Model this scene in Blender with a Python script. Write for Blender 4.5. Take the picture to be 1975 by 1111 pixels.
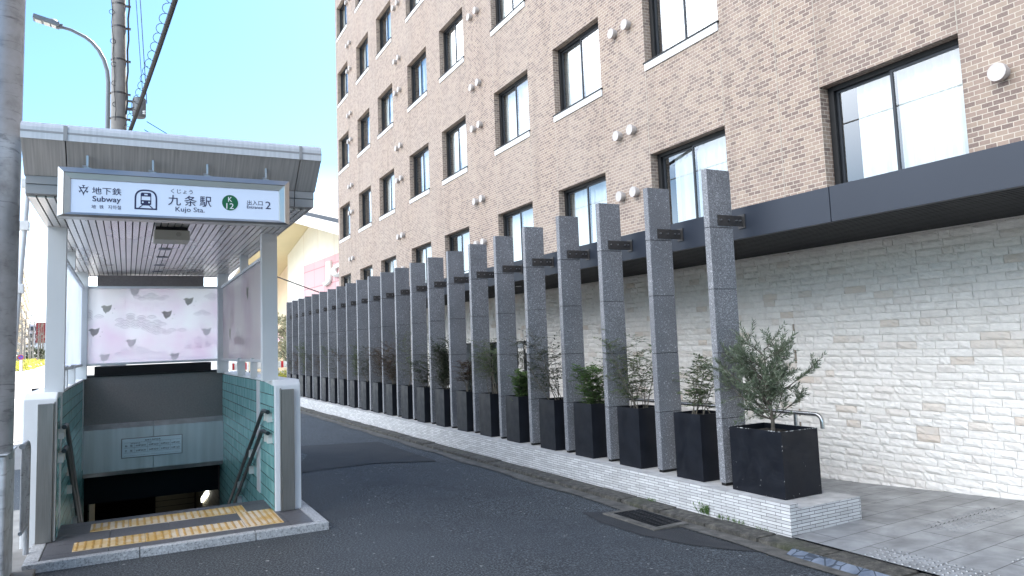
import bpy, bmesh, math, random
from mathutils import Vector, Matrix

for o in list(bpy.data.objects):
    bpy.data.objects.remove(o, do_unlink=True)
scn = bpy.context.scene
COL = scn.collection
PI = math.pi
rad = math.radians

# ------------------------------------------------------------------ camera
cam_d = bpy.data.cameras.new("camera")
cam_d.sensor_width = 36.0
cam_d.lens = 1423.85 / 1975.0 * 36.0
cam_d.shift_y = -28.24 / 1975.0
cam_d.clip_start = 0.05
cam_d.clip_end = 3000.0
cam = bpy.data.objects.new("camera", cam_d)
COL.objects.link(cam)
YAW, PITCH, ROLL = 0.494959, 0.0927423, -0.0372086
_f = Vector((math.sin(YAW) * math.cos(PITCH), math.cos(YAW) * math.cos(PITCH), math.sin(PITCH)))
_r0 = Vector((math.cos(YAW), -math.sin(YAW), 0))
_u0 = _r0.cross(_f)
_r = math.cos(ROLL) * _r0 + math.sin(ROLL) * _u0
_u = -math.sin(ROLL) * _r0 + math.cos(ROLL) * _u0
cam.matrix_world = Matrix(((_r.x, _u.x, -_f.x, 0), (_r.y, _u.y, -_f.y, 0), (_r.z, _u.z, -_f.z, 1.6), (0, 0, 0, 1)))
scn.camera = cam

# ------------------------------------------------------------------ light, sky, exposure
scn.view_settings.view_transform = 'Standard'
scn.view_settings.look = 'None'
scn.view_settings.gamma = 1.0
scn.view_settings.exposure = 2.86
SUN_EL, SUN_AZ = rad(48), rad(52)          # azimuth counted from +X towards +Y
sund = bpy.data.lights.new("sun", 'SUN')
sund.energy = 3.2
sund.angle = rad(0.53)
sund.color = (1.0, 0.95, 0.87)
sun = bpy.data.objects.new("sun", sund)
COL.objects.link(sun)
sdir = Vector((math.cos(SUN_EL) * math.cos(SUN_AZ), math.cos(SUN_EL) * math.sin(SUN_AZ), math.sin(SUN_EL)))
sun.rotation_euler = sdir.to_track_quat('Z', 'Y').to_euler()
sun.location = (20, -20, 40)

world = bpy.data.worlds.new("World")
scn.world = world
world.use_nodes = True
wn, wl = world.node_tree.nodes, world.node_tree.links
wn.clear()
w_out = wn.new('ShaderNodeOutputWorld')
w_bg = wn.new('ShaderNodeBackground')
w_bg.inputs['Strength'].default_value = 0.085
w_sky = wn.new('ShaderNodeTexSky')
w_sky.sky_type = 'NISHITA'
w_sky.sun_disc = False
w_sky.sun_elevation = SUN_EL
w_sky.sun_rotation = PI / 2 - SUN_AZ
w_sky.air_density = 1.0
w_sky.dust_density = 0.6
w_sky.ozone_density = 1.2
w_tc = wn.new('ShaderNodeTexCoord')
w_map = wn.new('ShaderNodeMapping')
w_map.inputs['Scale'].default_value = (1.6, 1.6, 3.4)
w_map.inputs['Location'].default_value = (0.35, 0.2, 0.1)
w_noise = wn.new('ShaderNodeTexNoise')
w_noise.inputs['Scale'].default_value = 1.9
w_noise.inputs['Detail'].default_value = 7.0
w_noise.inputs['Roughness'].default_value = 0.55
w_ramp = wn.new('ShaderNodeValToRGB')
w_ramp.color_ramp.elements[0].position = 0.50
w_ramp.color_ramp.elements[1].position = 0.68
w_sep = wn.new('ShaderNodeSeparateXYZ')
w_west = wn.new('ShaderNodeMapRange')          # more cloud towards the west (-X), clear to the north
w_west.inputs['From Min'].default_value = 0.15
w_west.inputs['From Max'].default_value = -0.75
w_west.inputs['To Min'].default_value = -0.26
w_west.inputs['To Max'].default_value = 0.22
w_add = wn.new('ShaderNodeMath')
w_add.operation = 'ADD'
w_low = wn.new('ShaderNodeMapRange')           # pale veil close to the horizon
w_low.inputs['From Min'].default_value = 0.02
w_low.inputs['From Max'].default_value = 0.24
w_low.inputs['To Min'].default_value = 0.40
w_low.inputs['To Max'].default_value = 0.0
w_max = wn.new('ShaderNodeMath')
w_max.operation = 'MAXIMUM'
w_mix = wn.new('ShaderNodeMixRGB')
w_mix.inputs['Color2'].default_value = (11.6, 11.9, 12.5, 1)
wl.new(w_tc.outputs['Generated'], w_map.inputs['Vector'])
wl.new(w_map.outputs['Vector'], w_noise.inputs['Vector'])
wl.new(w_tc.outputs['Generated'], w_sep.inputs['Vector'])
wl.new(w_sep.outputs['X'], w_west.inputs['Value'])
wl.new(w_noise.outputs['Fac'], w_add.inputs[0])
wl.new(w_west.outputs['Result'], w_add.inputs[1])
wl.new(w_add.outputs[0], w_ramp.inputs['Fac'])
wl.new(w_sep.outputs['Z'], w_low.inputs['Value'])
w_north = wn.new('ShaderNodeMapRange')         # the veil lies to the north, the low west is clear
w_north.inputs['From Min'].default_value = 0.1
w_north.inputs['From Max'].default_value = 0.6
w_veil = wn.new('ShaderNodeMath'); w_veil.operation = 'MULTIPLY'
w_lift = wn.new('ShaderNodeMapRange')
w_lift.inputs['From Min'].default_value = 0.12
w_lift.inputs['From Max'].default_value = 0.42
w_cl = wn.new('ShaderNodeMath'); w_cl.operation = 'MULTIPLY'
wl.new(w_sep.outputs['Y'], w_north.inputs['Value'])
wl.new(w_sep.outputs['Z'], w_lift.inputs['Value'])
wl.new(w_low.outputs['Result'], w_veil.inputs[0])
wl.new(w_north.outputs['Result'], w_veil.inputs[1])
wl.new(w_ramp.outputs['Color'], w_cl.inputs[0])
wl.new(w_lift.outputs['Result'], w_cl.inputs[1])
wl.new(w_cl.outputs[0], w_max.inputs[0])
wl.new(w_veil.outputs[0], w_max.inputs[1])
wl.new(w_max.outputs[0], w_mix.inputs['Fac'])
w_tint = wn.new('ShaderNodeMixRGB')
w_tint.blend_type = 'MULTIPLY'
w_tint.inputs['Fac'].default_value = 1.0
w_tint.inputs['Color2'].default_value = (0.285, 0.40, 0.47, 1)
wl.new(w_sky.outputs['Color'], w_tint.inputs['Color1'])
wl.new(w_tint.outputs['Color'], w_mix.inputs['Color1'])
wl.new(w_mix.outputs['Color'], w_bg.inputs['Color'])
wl.new(w_bg.outputs['Background'], w_out.inputs['Surface'])

# ------------------------------------------------------------------ material helpers
class Mat:
    def __init__(s, name, base=(0.5, 0.5, 0.5), rough=0.6, metal=0.0, spec=0.5):
        s.m = bpy.data.materials.new(name)
        s.m.use_nodes = True
        s.t = s.m.node_tree
        s.n = s.t.nodes
        s.b = s.n['Principled BSDF']
        s.b.inputs['Base Color'].default_value = (*base, 1)
        s.b.inputs['Roughness'].default_value = rough
        s.b.inputs['Metallic'].default_value = metal
        s.b.inputs['Specular IOR Level'].default_value = spec
        s._co = None
    def new(s, kind, **kw):
        n = s.n.new('ShaderNode' + kind)
        for k, v in kw.items():
            if k in n.inputs:
                n.inputs[k].default_value = v
            else:
                setattr(n, k, v)
        return n
    def link(s, a, b):
        s.t.links.new(a, b)
    def co(s):
        if s._co is None:
            s._co = s.new('TexCoord').outputs['Object']
        return s._co
    def mapped(s, scale=(1, 1, 1), loc=(0, 0, 0)):
        m = s.new('Mapping')
        m.inputs['Scale'].default_value = scale
        m.inputs['Location'].default_value = loc
        s.link(s.co(), m.inputs['Vector'])
        return m.outputs['Vector']
    def plane(s, a, b, off=(0, 0)):
        """vector made of two object axes, e.g. plane('Y','Z')"""
        sp = s.new('SeparateXYZ')
        s.link(s.co(), sp.inputs[0])
        cb = s.new('CombineXYZ')
        for i, (ax, o) in enumerate(zip((a, b), off)):
            ad = s.new('Math', operation='ADD')
            ad.inputs[1].default_value = o
            s.link(sp.outputs[ax], ad.inputs[0])
            s.link(ad.outputs[0], cb.inputs[i])
        return cb.outputs[0]
    def noise(s, scale, detail=4, vec=None, rough=0.5, dist=0.0):
        n = s.new('TexNoise')
        n.inputs['Scale'].default_value = scale
        n.inputs['Detail'].default_value = detail
        n.inputs['Roughness'].default_value = rough
        n.inputs['Distortion'].default_value = dist
        s.link(vec or s.co(), n.inputs['Vector'])
        return n.outputs['Fac']
    def ramp(s, fac, stops, const=False):
        r = s.new('ValToRGB')
        e = r.color_ramp.elements
        while len(e) < len(stops):
            e.new(0.5)
        for el, (p, c) in zip(e, stops):
            el.position = p
            el.color = (*c, 1) if isinstance(c, tuple) else (c, c, c, 1)
        if const:
            r.color_ramp.interpolation = 'CONSTANT'
        s.link(fac, r.inputs['Fac'])
        return r.outputs['Color']
    def mix(s, fac, a, b, mode='MIX'):
        m = s.new('MixRGB', blend_type=mode)
        for sock, v in ((m.inputs['Fac'], fac), (m.inputs['Color1'], a), (m.inputs['Color2'], b)):
            if hasattr(v, 'links') or hasattr(v, 'is_output'):
                s.link(v, sock)
            elif isinstance(v, tuple):
                sock.default_value = (*v, 1)
            else:
                sock.default_value = v
        return m.outputs['Color']
    def color(s, sock):
        s.link(sock, s.b.inputs['Base Color'])
    def rough(s, sock):
        s.link(sock, s.b.inputs['Roughness'])
    def bump(s, h, strength=0.3, dist=0.01, prev=None):
        b = s.new('Bump')
        b.inputs['Strength'].default_value = strength
        b.inputs['Distance'].default_value = dist
        s.link(h, b.inputs['Height'])
        if prev is not None:
            s.link(prev, b.inputs['Normal'])
        s.link(b.outputs['Normal'], s.b.inputs['Normal'])
        return b.outputs['Normal']
    def brick(s, vec, w, h, mortar, off=0.5, freq=2, squash=1.0, sqf=2, smooth=0.1):
        n = s.new('TexBrick')
        n.offset = off
        n.offset_frequency = freq
        n.squash = squash
        n.squash_frequency = sqf
        n.inputs['Color1'].default_value = (0, 0, 0, 1)
        n.inputs['Color2'].default_value = (1, 1, 1, 1)
        n.inputs['Mortar'].default_value = (0, 0, 0, 1)
        n.inputs['Scale'].default_value = 1.0
        n.inputs['Mortar Size'].default_value = mortar
        n.inputs['Mortar Smooth'].default_value = smooth
        n.inputs['Bias'].default_value = 0.0
        n.inputs['Brick Width'].default_value = w
        n.inputs['Row Height'].default_value = h
        s.link(vec, n.inputs['Vector'])
        return n.outputs['Color'], n.outputs['Fac']
    def island(s):
        return s.new('NewGeometry').outputs['Random Per Island']

M = {}

def simple(name, base, rough=0.6, metal=0.0, var=0.12, scale=6.0, bump=0.0):
    k = Mat(name, base, rough, metal)
    f = k.noise(scale, 5)
    lo = tuple(c * (1 - var) for c in base)
    hi = tuple(min(1, c * (1 + var)) for c in base)
    k.color(k.ramp(f, [(0.3, lo), (0.7, hi)]))
    if bump:
        k.bump(k.noise(scale * 12, 3), bump, 0.004)
    M[name] = k.m
    return k

def brick_mat(name, a, b, off=(0, 0)):
    k = Mat(name, rough=0.65, spec=0.35)
    v = k.plane(a, b, off)
    rnd, fac = k.brick(v, 0.1045, 0.0485, 0.0042, smooth=0.25)
    c = k.ramp(rnd, [(0.0, (0.160, 0.108, 0.092)), (0.26, (0.178, 0.122, 0.103)), (0.36, (0.275, 0.194, 0.156)),
                     (0.62, (0.310, 0.220, 0.175)), (0.8, (0.325, 0.238, 0.182)), (1.0, (0.360, 0.268, 0.204))])
    c = k.mix(k.ramp(k.noise(60, 3), [(0.3, 0.0), (0.75, 0.35)]), c, (0.38, 0.30, 0.24))
    wn_ = k.noise(0.35, 4)
    c = k.mix(k.ramp(wn_, [(0.35, 0.0), (0.7, 0.22)]), c, (0.27, 0.195, 0.160))
    c = k.mix(fac, c, (0.62, 0.535, 0.44))
    st_ = k.noise(1.0, 5, k.mapped((1, 3.2, 0.16)), 0.6)
    c = k.mix(k.ramp(st_, [(0.50, 0.0), (0.72, 0.30)]), c, (0.15, 0.112, 0.092))
    st2 = k.noise(1.0, 3, k.mapped((0.2, 0.55, 0.38)), 0.5)
    c = k.mix(k.ramp(st2, [(0.40, 0.0), (0.62, 0.22)]), c, (0.40, 0.34, 0.29))
    k.color(c)
    inv = k.new('Invert')
    k.link(fac, inv.inputs['Color'])
    nb = k.bump(k.noise(90, 3), 0.25, 0.004)
    k.bump(inv.outputs['Color'], 0.7, 0.006, nb)
    M[name] = k.m

brick_mat('facade_brick', 'Y', 'Z')
brick_mat('reveal_brick', 'X', 'Z')
brick_mat('head_brick', 'Y', 'X')

def granite(name, lo, mid, hi, scale=130, rough=0.55):
    k = Mat(name, rough=rough)
    oi = k.new('ObjectInfo')
    ml = k.new('Math', operation='MULTIPLY'); ml.inputs[1].default_value = 41.0
    k.link(oi.outputs['Random'], ml.inputs[0])
    va = k.new('VectorMath', operation='ADD')
    k.link(k.co(), va.inputs[0]); k.link(ml.outputs[0], va.inputs[1])
    k._co = va.outputs[0]
    n1 = k.noise(scale, 4, rough=0.75)
    c = k.ramp(n1, [(0.32, lo), (0.5, mid), (0.56, mid), (0.68, hi)])
    v = k.new('TexVoronoi')
    v.inputs['Scale'].default_value = scale * 0.75
    k.link(k.co(), v.inputs['Vector'])
    c = k.mix(k.ramp(v.outputs['Color'], [(0.84, 0.0), (0.90, 0.5)]), c, hi)
    c = k.mix(k.ramp(k.noise(2.3, 4), [(0.35, 0.0), (0.75, 0.3)]), c, lo)
    tone = k.ramp(oi.outputs['Random'], [(0.0, (0.86, 0.86, 0.87)), (1.0, (1.08, 1.07, 1.06))])
    c = k.mix(1.0, c, tone, 'MULTIPLY')
    k.color(c)
    k.bump(n1, 0.25, 0.002)
    M[name] = k.m

granite('grey_granite', (0.05, 0.052, 0.059), (0.205, 0.210, 0.226), (0.66, 0.67, 0.70), 115)
granite('kerb_granite', (0.12, 0.125, 0.13), (0.50, 0.51, 0.52), (0.74, 0.75, 0.75), 70, 0.6)
granite('step_granite', (0.06, 0.06, 0.066), (0.125, 0.125, 0.135), (0.22, 0.22, 0.23), 160, 0.5)

# asphalt
k = Mat('asphalt', rough=0.72, spec=0.45)
n1 = k.noise(62, 5, rough=0.9)
c = k.ramp(n1, [(0.43, (0.003, 0.0036, 0.005)), (0.5, (0.018, 0.0225, 0.0265)), (0.57, (0.16, 0.178, 0.195))])
v = k.new('TexVoronoi'); v.inputs['Scale'].default_value = 60
k.link(k.co(), v.inputs['Vector'])
c = k.mix(k.ramp(v.outputs['Color'], [(0.93, 0.0), (0.955, 0.9)]), c, (0.42, 0.42, 0.40))
c = k.mix(k.ramp(k.noise(0.55, 6, dist=1.2), [(0.38, 0.0), (0.66, 0.42)]), c, (0.050, 0.058, 0.070))
c = k.mix(k.ramp(k.noise(1.7, 6, dist=0.6), [(0.5, 0.0), (0.74, 0.4)]), c, (0.014, 0.015, 0.018))
# hairline cracks and patch edges
wv = k.new('TexVoronoi', feature='DISTANCE_TO_EDGE'); wv.inputs['Scale'].default_value = 0.33
dm = k.new('MixRGB', blend_type='LINEAR_LIGHT'); dm.inputs['Fac'].default_value = 0.22
nz = k.new('TexNoise'); nz.inputs['Scale'].default_value = 2.2; nz.inputs['Detail'].default_value = 8
k.link(k.co(), nz.inputs['Vector']); k.link(k.co(), dm.inputs['Color1']); k.link(nz.outputs['Color'], dm.inputs['Color2'])
k.link(dm.outputs['Color'], wv.inputs['Vector'])
crack = k.ramp(wv.outputs['Distance'], [(0.0, 0.9), (0.0022, 0.5), (0.004, 0.0)])
crack = k.mix(k.ramp(k.noise(0.5, 2), [(0.56, 0.0), (0.66, 0.8)]), (0, 0, 0), crack)
c = k.mix(crack, c, (0.010, 0.010, 0.011))
k.color(c)
k.bump(n1, 0.55, 0.006)
M['asphalt'] = k.m

k = Mat('asphalt_patch', rough=0.75, spec=0.4)
n1 = k.noise(220, 3, rough=0.8)
c = k.ramp(n1, [(0.30, (0.013, 0.014, 0.016)), (0.55, (0.034, 0.036, 0.040)), (0.78, (0.085, 0.088, 0.09))])
c = k.mix(k.ramp(k.noise(2.5, 5), [(0.4, 0.0), (0.7, 0.5)]), c, (0.05, 0.05, 0.052))
k.color(c); k.bump(n1, 0.5, 0.005)
M['asphalt_patch'] = k.m

k = simple('sunlit_asphalt', (0.235, 0.23, 0.222), 0.8, 0, 0.16, 0.8)  # same asphalt as the lane, paled to put the sunlight into the colour
simple('road_paint', (0.78, 0.78, 0.76), 0.6, 0, 0.06, 8)
k = Mat('gutter_concrete', rough=0.85)
c = k.ramp(k.noise(9, 6, rough=0.65), [(0.28, (0.045, 0.043, 0.038)), (0.55, (0.115, 0.108, 0.096)), (0.78, (0.19, 0.18, 0.16))])
c = k.mix(k.ramp(k.noise(140, 2), [(0.45, 0.0), (0.7, 0.5)]), c, (0.05, 0.05, 0.05))
k.color(c); k.bump(k.noise(70, 4), 0.5, 0.006)
M['gutter_concrete'] = k.m
k = Mat('old_kerb', rough=0.9)
c = k.ramp(k.noise(14, 6, rough=0.7), [(0.3, (0.020, 0.019, 0.017)), (0.5, (0.060, 0.056, 0.048)), (0.68, (0.13, 0.12, 0.10)), (0.8, (0.30, 0.28, 0.25))])
c = k.mix(k.ramp(k.noise(1.6, 5), [(0.60, 0.0), (0.74, 0.55)]), c, (0.045, 0.055, 0.018))
k.color(c); k.bump(k.noise(60, 5), 0.8, 0.012)
M['old_kerb'] = k.m

# apron tiles
k = Mat('apron_tile', rough=0.42)
v = k.plane('X', 'Y', (0.04, 0.12))
rnd, fac = k.brick(v, 0.62, 0.275, 0.0035, off=0.5)
c = k.ramp(k.noise(3.2, 7, rough=0.62, dist=0.4), [(0.28, (0.15, 0.152, 0.155)), (0.5, (0.25, 0.255, 0.26)), (0.72, (0.40, 0.41, 0.42))])
c = k.mix(k.ramp(rnd, [(0.0, 0.0), (1.0, 0.30)]), c, (0.16, 0.16, 0.163))
c = k.mix(fac, c, (0.025, 0.025, 0.025))
k.color(c)
k.rough(k.ramp(k.noise(7, 5), [(0.3, 0.34), (0.7, 0.58)]))
inv = k.new('Invert'); k.link(fac, inv.inputs['Color'])
k.bump(inv.outputs['Color'], 0.5, 0.003)
M['apron_tile'] = k.m
simple('stainless_stud', (0.36, 0.37, 0.38), 0.42, 1.0, 0.05)

# low wall border tile
def border(name, a, b, off):
    k = Mat(name, rough=0.5)
    v = k.plane(a, b, off)
    rnd, fac = k.brick(v, 0.152, 0.0262, 0.0020, off=0.37, smooth=0.05)
    c = k.ramp(rnd, [(0.0, (0.50, 0.50, 0.505)), (0.5, (0.60, 0.60, 0.605)), (1.0, (0.70, 0.70, 0.70))])
    c = k.mix(k.ramp(k.noise(5, 6), [(0.45, 0.0), (0.8, 0.35)]), c, (0.36, 0.35, 0.33))
    k.color(k.mix(fac, c, (0.055, 0.045, 0.045)))
    inv = k.new('Invert'); k.link(fac, inv.inputs['Color'])
    nb = k.bump(k.noise(45, 4), 0.25, 0.003)
    k.bump(inv.outputs['Color'], 0.8, 0.004, nb)
    M[name] = k.m
border('border_tile', 'Y', 'Z', (0, 0))
border('border_tile_end', 'X', 'Z', (0.03, 0))
simple('wall_coping', (0.44, 0.43, 0.415), 0.75, 0, 0.22, 9, 0.3)

# split-face stone, one tint per stone
k = Mat('split_stone', rough=0.85, spec=0.3)
isl = k.island()
c = k.ramp(isl, [(0.0, (0.66, 0.57, 0.49)), (0.04, (0.71, 0.64, 0.57)), (0.10, (0.77, 0.72, 0.67)), (0.22, (0.80, 0.76, 0.71)), (1.0, (0.84, 0.805, 0.76))])
c = k.mix(k.ramp(k.noise(16, 6, rough=0.65), [(0.45, 0.0), (0.72, 0.5)]), c, (0.62, 0.59, 0.56))
k.color(c)
nb = k.bump(k.noise(38, 6, rough=0.6, dist=0.8), 0.5, 0.014)
k.bump(k.noise(150, 3), 0.25, 0.003, nb)
M['split_stone'] = k.m
simple('stone_joint', (0.72, 0.69, 0.64), 0.9, 0, 0.12, 12)

simple('seal_joint', (0.42, 0.37, 0.31), 0.8)
simple('joint_brown', (0.30, 0.25, 0.20), 0.9)
simple('navy_panel', (0.022, 0.029, 0.044), 0.5, 0.0, 0.08, 1.2)
k = Mat('soffit_louvre', rough=0.7)
wv = k.new('TexWave', wave_type='BANDS', bands_direction='X'); wv.inputs['Scale'].default_value = 14.0
k.link(k.co(), wv.inputs['Vector'])
k.color(k.ramp(wv.outputs['Fac'], [(0.35, (0.004, 0.004, 0.005)), (0.6, (0.024, 0.024, 0.026))]))
M['soffit_louvre'] = k.m
simple('window_black', (0.006, 0.006, 0.007), 0.6, 0.0, 0.05)
simple('sash_metal', (0.035, 0.038, 0.045), 0.45, 0.4, 0.05)
simple('sill_white', (0.72, 0.71, 0.70), 0.6, 0, 0.05, 5)
simple('vent_metal', (0.50, 0.46, 0.43), 0.5, 0.1, 0.06, 8)
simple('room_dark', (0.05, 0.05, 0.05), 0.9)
k = Mat('curtain', (0.80, 0.80, 0.78), 0.9)
M['curtain'] = k.m

def glass(name, tint, fac_lo, fac_hi, rough=0.0):
    m = bpy.data.materials.new(name); m.use_nodes = True
    n, l = m.node_tree.nodes, m.node_tree.links
    n.clear()
    o = n.new('ShaderNodeOutputMaterial')
    mx = n.new('ShaderNodeMixShader')
    tr = n.new('ShaderNodeBsdfTransparent'); tr.inputs['Color'].default_value = (*tint, 1)
    gl = n.new('ShaderNodeBsdfGlossy'); gl.inputs['Roughness'].default_value = rough
    gl.inputs['Color'].default_value = (0.95, 0.98, 1.0, 1)
    lw = n.new('ShaderNodeLayerWeight'); lw.inputs['Blend'].default_value = 0.5
    mr = n.new('ShaderNodeMapRange'); mr.inputs['To Min'].default_value = fac_lo; mr.inputs['To Max'].default_value = fac_hi
    l.new(lw.outputs['Facing'], mr.inputs['Value'])
    l.new(mr.outputs['Result'], mx.inputs['Fac'])
    l.new(tr.outputs[0], mx.inputs[1]); l.new(gl.outputs[0], mx.inputs[2]); l.new(mx.outputs[0], o.inputs['Surface'])
    M[name] = m
glass('window_glass', (0.86, 0.90, 0.90), 0.09, 0.56)
glass('lobby_glass', (0.5, 0.55, 0.55), 0.06, 0.6)

k = Mat('planter_black', (0.007, 0.008, 0.011), 0.46, 0, 0.28)
k.color(k.ramp(k.noise(5, 5), [(0.3, (0.0045, 0.0055, 0.009)), (0.75, (0.010, 0.012, 0.018))]))
k.rough(k.ramp(k.noise(9, 5), [(0.3, 0.38), (0.7, 0.58)]))
M['planter_black'] = k.m
simple('chipped_edge', (0.55, 0.55, 0.55), 0.8)
simple('soil', (0.035, 0.028, 0.022), 0.95, 0, 0.4, 30, 0.8)
simple('bracket_steel', (0.10, 0.094, 0.092), 0.45, 0.7, 0.08, 6)
simple('bolt_steel', (0.65, 0.65, 0.65), 0.3, 1.0, 0.05)
simple('gap_black', (0.01, 0.01, 0.01), 0.8)

def leaf(name, cols, trans=0.25, rough=0.45):
    k = Mat(name, cols[0], rough)
    st = [(i / (len(cols) - 1), c) for i, c in enumerate(cols)]
    k.color(k.ramp(k.island(), st))
    t = k.new('BsdfTranslucent'); t.inputs['Color'].default_value = (*[min(1, x * 1.5) for x in cols[len(cols) // 2]], 1)
    ms = k.new('MixShader'); ms.inputs['Fac'].default_value = trans
    out = k.n['Material Output']
    k.link(k.b.outputs[0], ms.inputs[1]); k.link(t.outputs[0], ms.inputs[2]); k.link(ms.outputs[0], out.inputs['Surface'])
    M[name] = k.m
leaf('olive_leaf', [(0.05, 0.072, 0.040), (0.085, 0.115, 0.065), (0.14, 0.17, 0.11), (0.24, 0.27, 0.20)])
leaf('green_leaf', [(0.04, 0.065, 0.028), (0.075, 0.12, 0.05), (0.11, 0.145, 0.07), (0.17, 0.17, 0.08)])
leaf('bright_leaf', [(0.05, 0.10, 0.03), (0.09, 0.16, 0.045), (0.13, 0.18, 0.06)])
leaf('dark_leaf', [(0.018, 0.028, 0.015), (0.04, 0.055, 0.028), (0.085, 0.09, 0.06)])
leaf('red_leaf', [(0.055, 0.020, 0.016), (0.08, 0.04, 0.028), (0.06, 0.05, 0.028), (0.11, 0.06, 0.04)])
leaf('litter_leaf', [(0.10, 0.07, 0.04), (0.22, 0.17, 0.10), (0.40, 0.36, 0.28)], 0.1, 0.8)
leaf('yellow_hedge_leaf', [(0.30, 0.29, 0.05), (0.42, 0.40, 0.07), (0.20, 0.22, 0.04)])
leaf('pale_blossom', [(0.30, 0.30, 0.18), (0.42, 0.40, 0.28), (0.20, 0.22, 0.10)])
simple('bark', (0.10, 0.085, 0.068), 0.9, 0, 0.3, 40, 0.6)
simple('overexposed_bark', (0.24, 0.215, 0.19), 0.9, 0, 0.2, 2)  # bark of the far trees, lightened so the overexposure sits in the colour
simple('grey_bark', (0.11, 0.10, 0.09), 0.9, 0, 0.3, 12)
simple('twig', (0.13, 0.115, 0.09), 0.85, 0, 0.3, 40)

# subway entrance materials
simple('white_render', (0.76, 0.78, 0.80), 0.6, 0, 0.04, 3)
simple('post_paint', (0.62, 0.645, 0.665), 0.45, 0.1, 0.03, 3)
def brushed(name, base, rough, streak, axis_scale, metal=0.9, amt=0.35):
    k = Mat(name, base, rough, metal)
    f = k.noise(streak, 4, k.mapped(axis_scale))
    c = k.ramp(f, [(0.3, tuple(x * (1 - amt) for x in base)), (0.7, tuple(min(1, x * (1 + amt)) for x in base))])
    k.color(c)
    k.rough(k.ramp(f, [(0.3, rough - 0.06), (0.7, rough + 0.08)]))
    M[name] = k.m
brushed('roof_fascia', (0.60, 0.62, 0.64), 0.5, 26, (1.6, 0.05, 0.06), 0.35, 0.10)
brushed('roof_soffit_face', (0.50, 0.48, 0.465), 0.55, 40, (1.4, 0.05, 0.05), 0.35, 0.22)
simple('unit_grey', (0.36, 0.35, 0.31), 0.5, 0.1, 0.05, 4)
simple('roof_lower_face', (0.33, 0.33, 0.33), 0.5, 0.3, 0.08, 4)
brushed('ceiling_strip', (0.76, 0.735, 0.72), 0.28, 3, (1, 0.3, 1), 0.75, 0.12)
simple('ceiling_gap', (0.012, 0.012, 0.013), 0.9)
brushed('sign_steel', (0.52, 0.51, 0.49), 0.34, 4, (0.6, 1, 1.5), 1.0, 0.06)
brushed('guard_steel', (0.30, 0.285, 0.27), 0.34, 60, (3, 3, 0.08), 0.9, 0.10)
brushed('bulkhead_steel', (0.56, 0.565, 0.58), 0.38, 5, (1.6, 1.6, 0.12), 0.55, 0.16)
simple('bulkhead_dark', (0.23, 0.205, 0.20), 0.5, 0.3, 0.10, 60)
k = Mat('sign_face', (0.56, 0.66, 0.82), 0.25)
k.b.inputs['Emission Color'].default_value = (0.75, 0.85, 1.0, 1)
k.b.inputs['Emission Strength'].default_value = 0.02
M['sign_face'] = k.m
simple('ink_navy', (0.016, 0.018, 0.075), 0.4, 0, 0.02)
simple('ink_green', (0.0, 0.115, 0.042), 0.4, 0, 0.02)
simple('ink_white', (0.85, 0.88, 0.9), 0.4, 0, 0.02)
simple('notice_face', (0.72, 0.80, 0.86), 0.35, 0, 0.05)
simple('notice_ink', (0.02, 0.025, 0.04), 0.5)
def tealmat(name):
    k = Mat(name, rough=0.22)
    v = k.plane('Y', 'Z', (0.03, 0.018))
    rnd, fac = k.brick(v, 0.064, 0.1185, 0.0016, off=0.0, smooth=0.2)
    c = k.ramp(rnd, [(0.0, (0.14, 0.37, 0.38)), (0.5, (0.20, 0.46, 0.465)), (1.0, (0.27, 0.55, 0.55))])
    c = k.mix(k.ramp(k.noise(26, 5, k.mapped((1, 1, 0.35))), [(0.35, 0.0), (0.75, 0.55)]), c, (0.36, 0.62, 0.61))
    # tall joints are tight, long horizontal ones are wide
    rnd2, fac2 = k.brick(v, 50.0, 0.1185, 0.0034, off=0.0, smooth=0.1)
    c = k.mix(fac, c, (0.15, 0.36, 0.365))
    c = k.mix(fac2, c, (0.012, 0.022, 0.025))
    k.color(c)
    inv = k.new('Invert'); k.link(fac2, inv.inputs['Color'])
    nb = k.bump(k.noise(30, 3, k.mapped((1, 1, 0.4))), 0.15, 0.004)
    k.bump(inv.outputs['Color'], 0.8, 0.004, nb)
    M[name] = k.m
tealmat('teal_tile')
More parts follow.
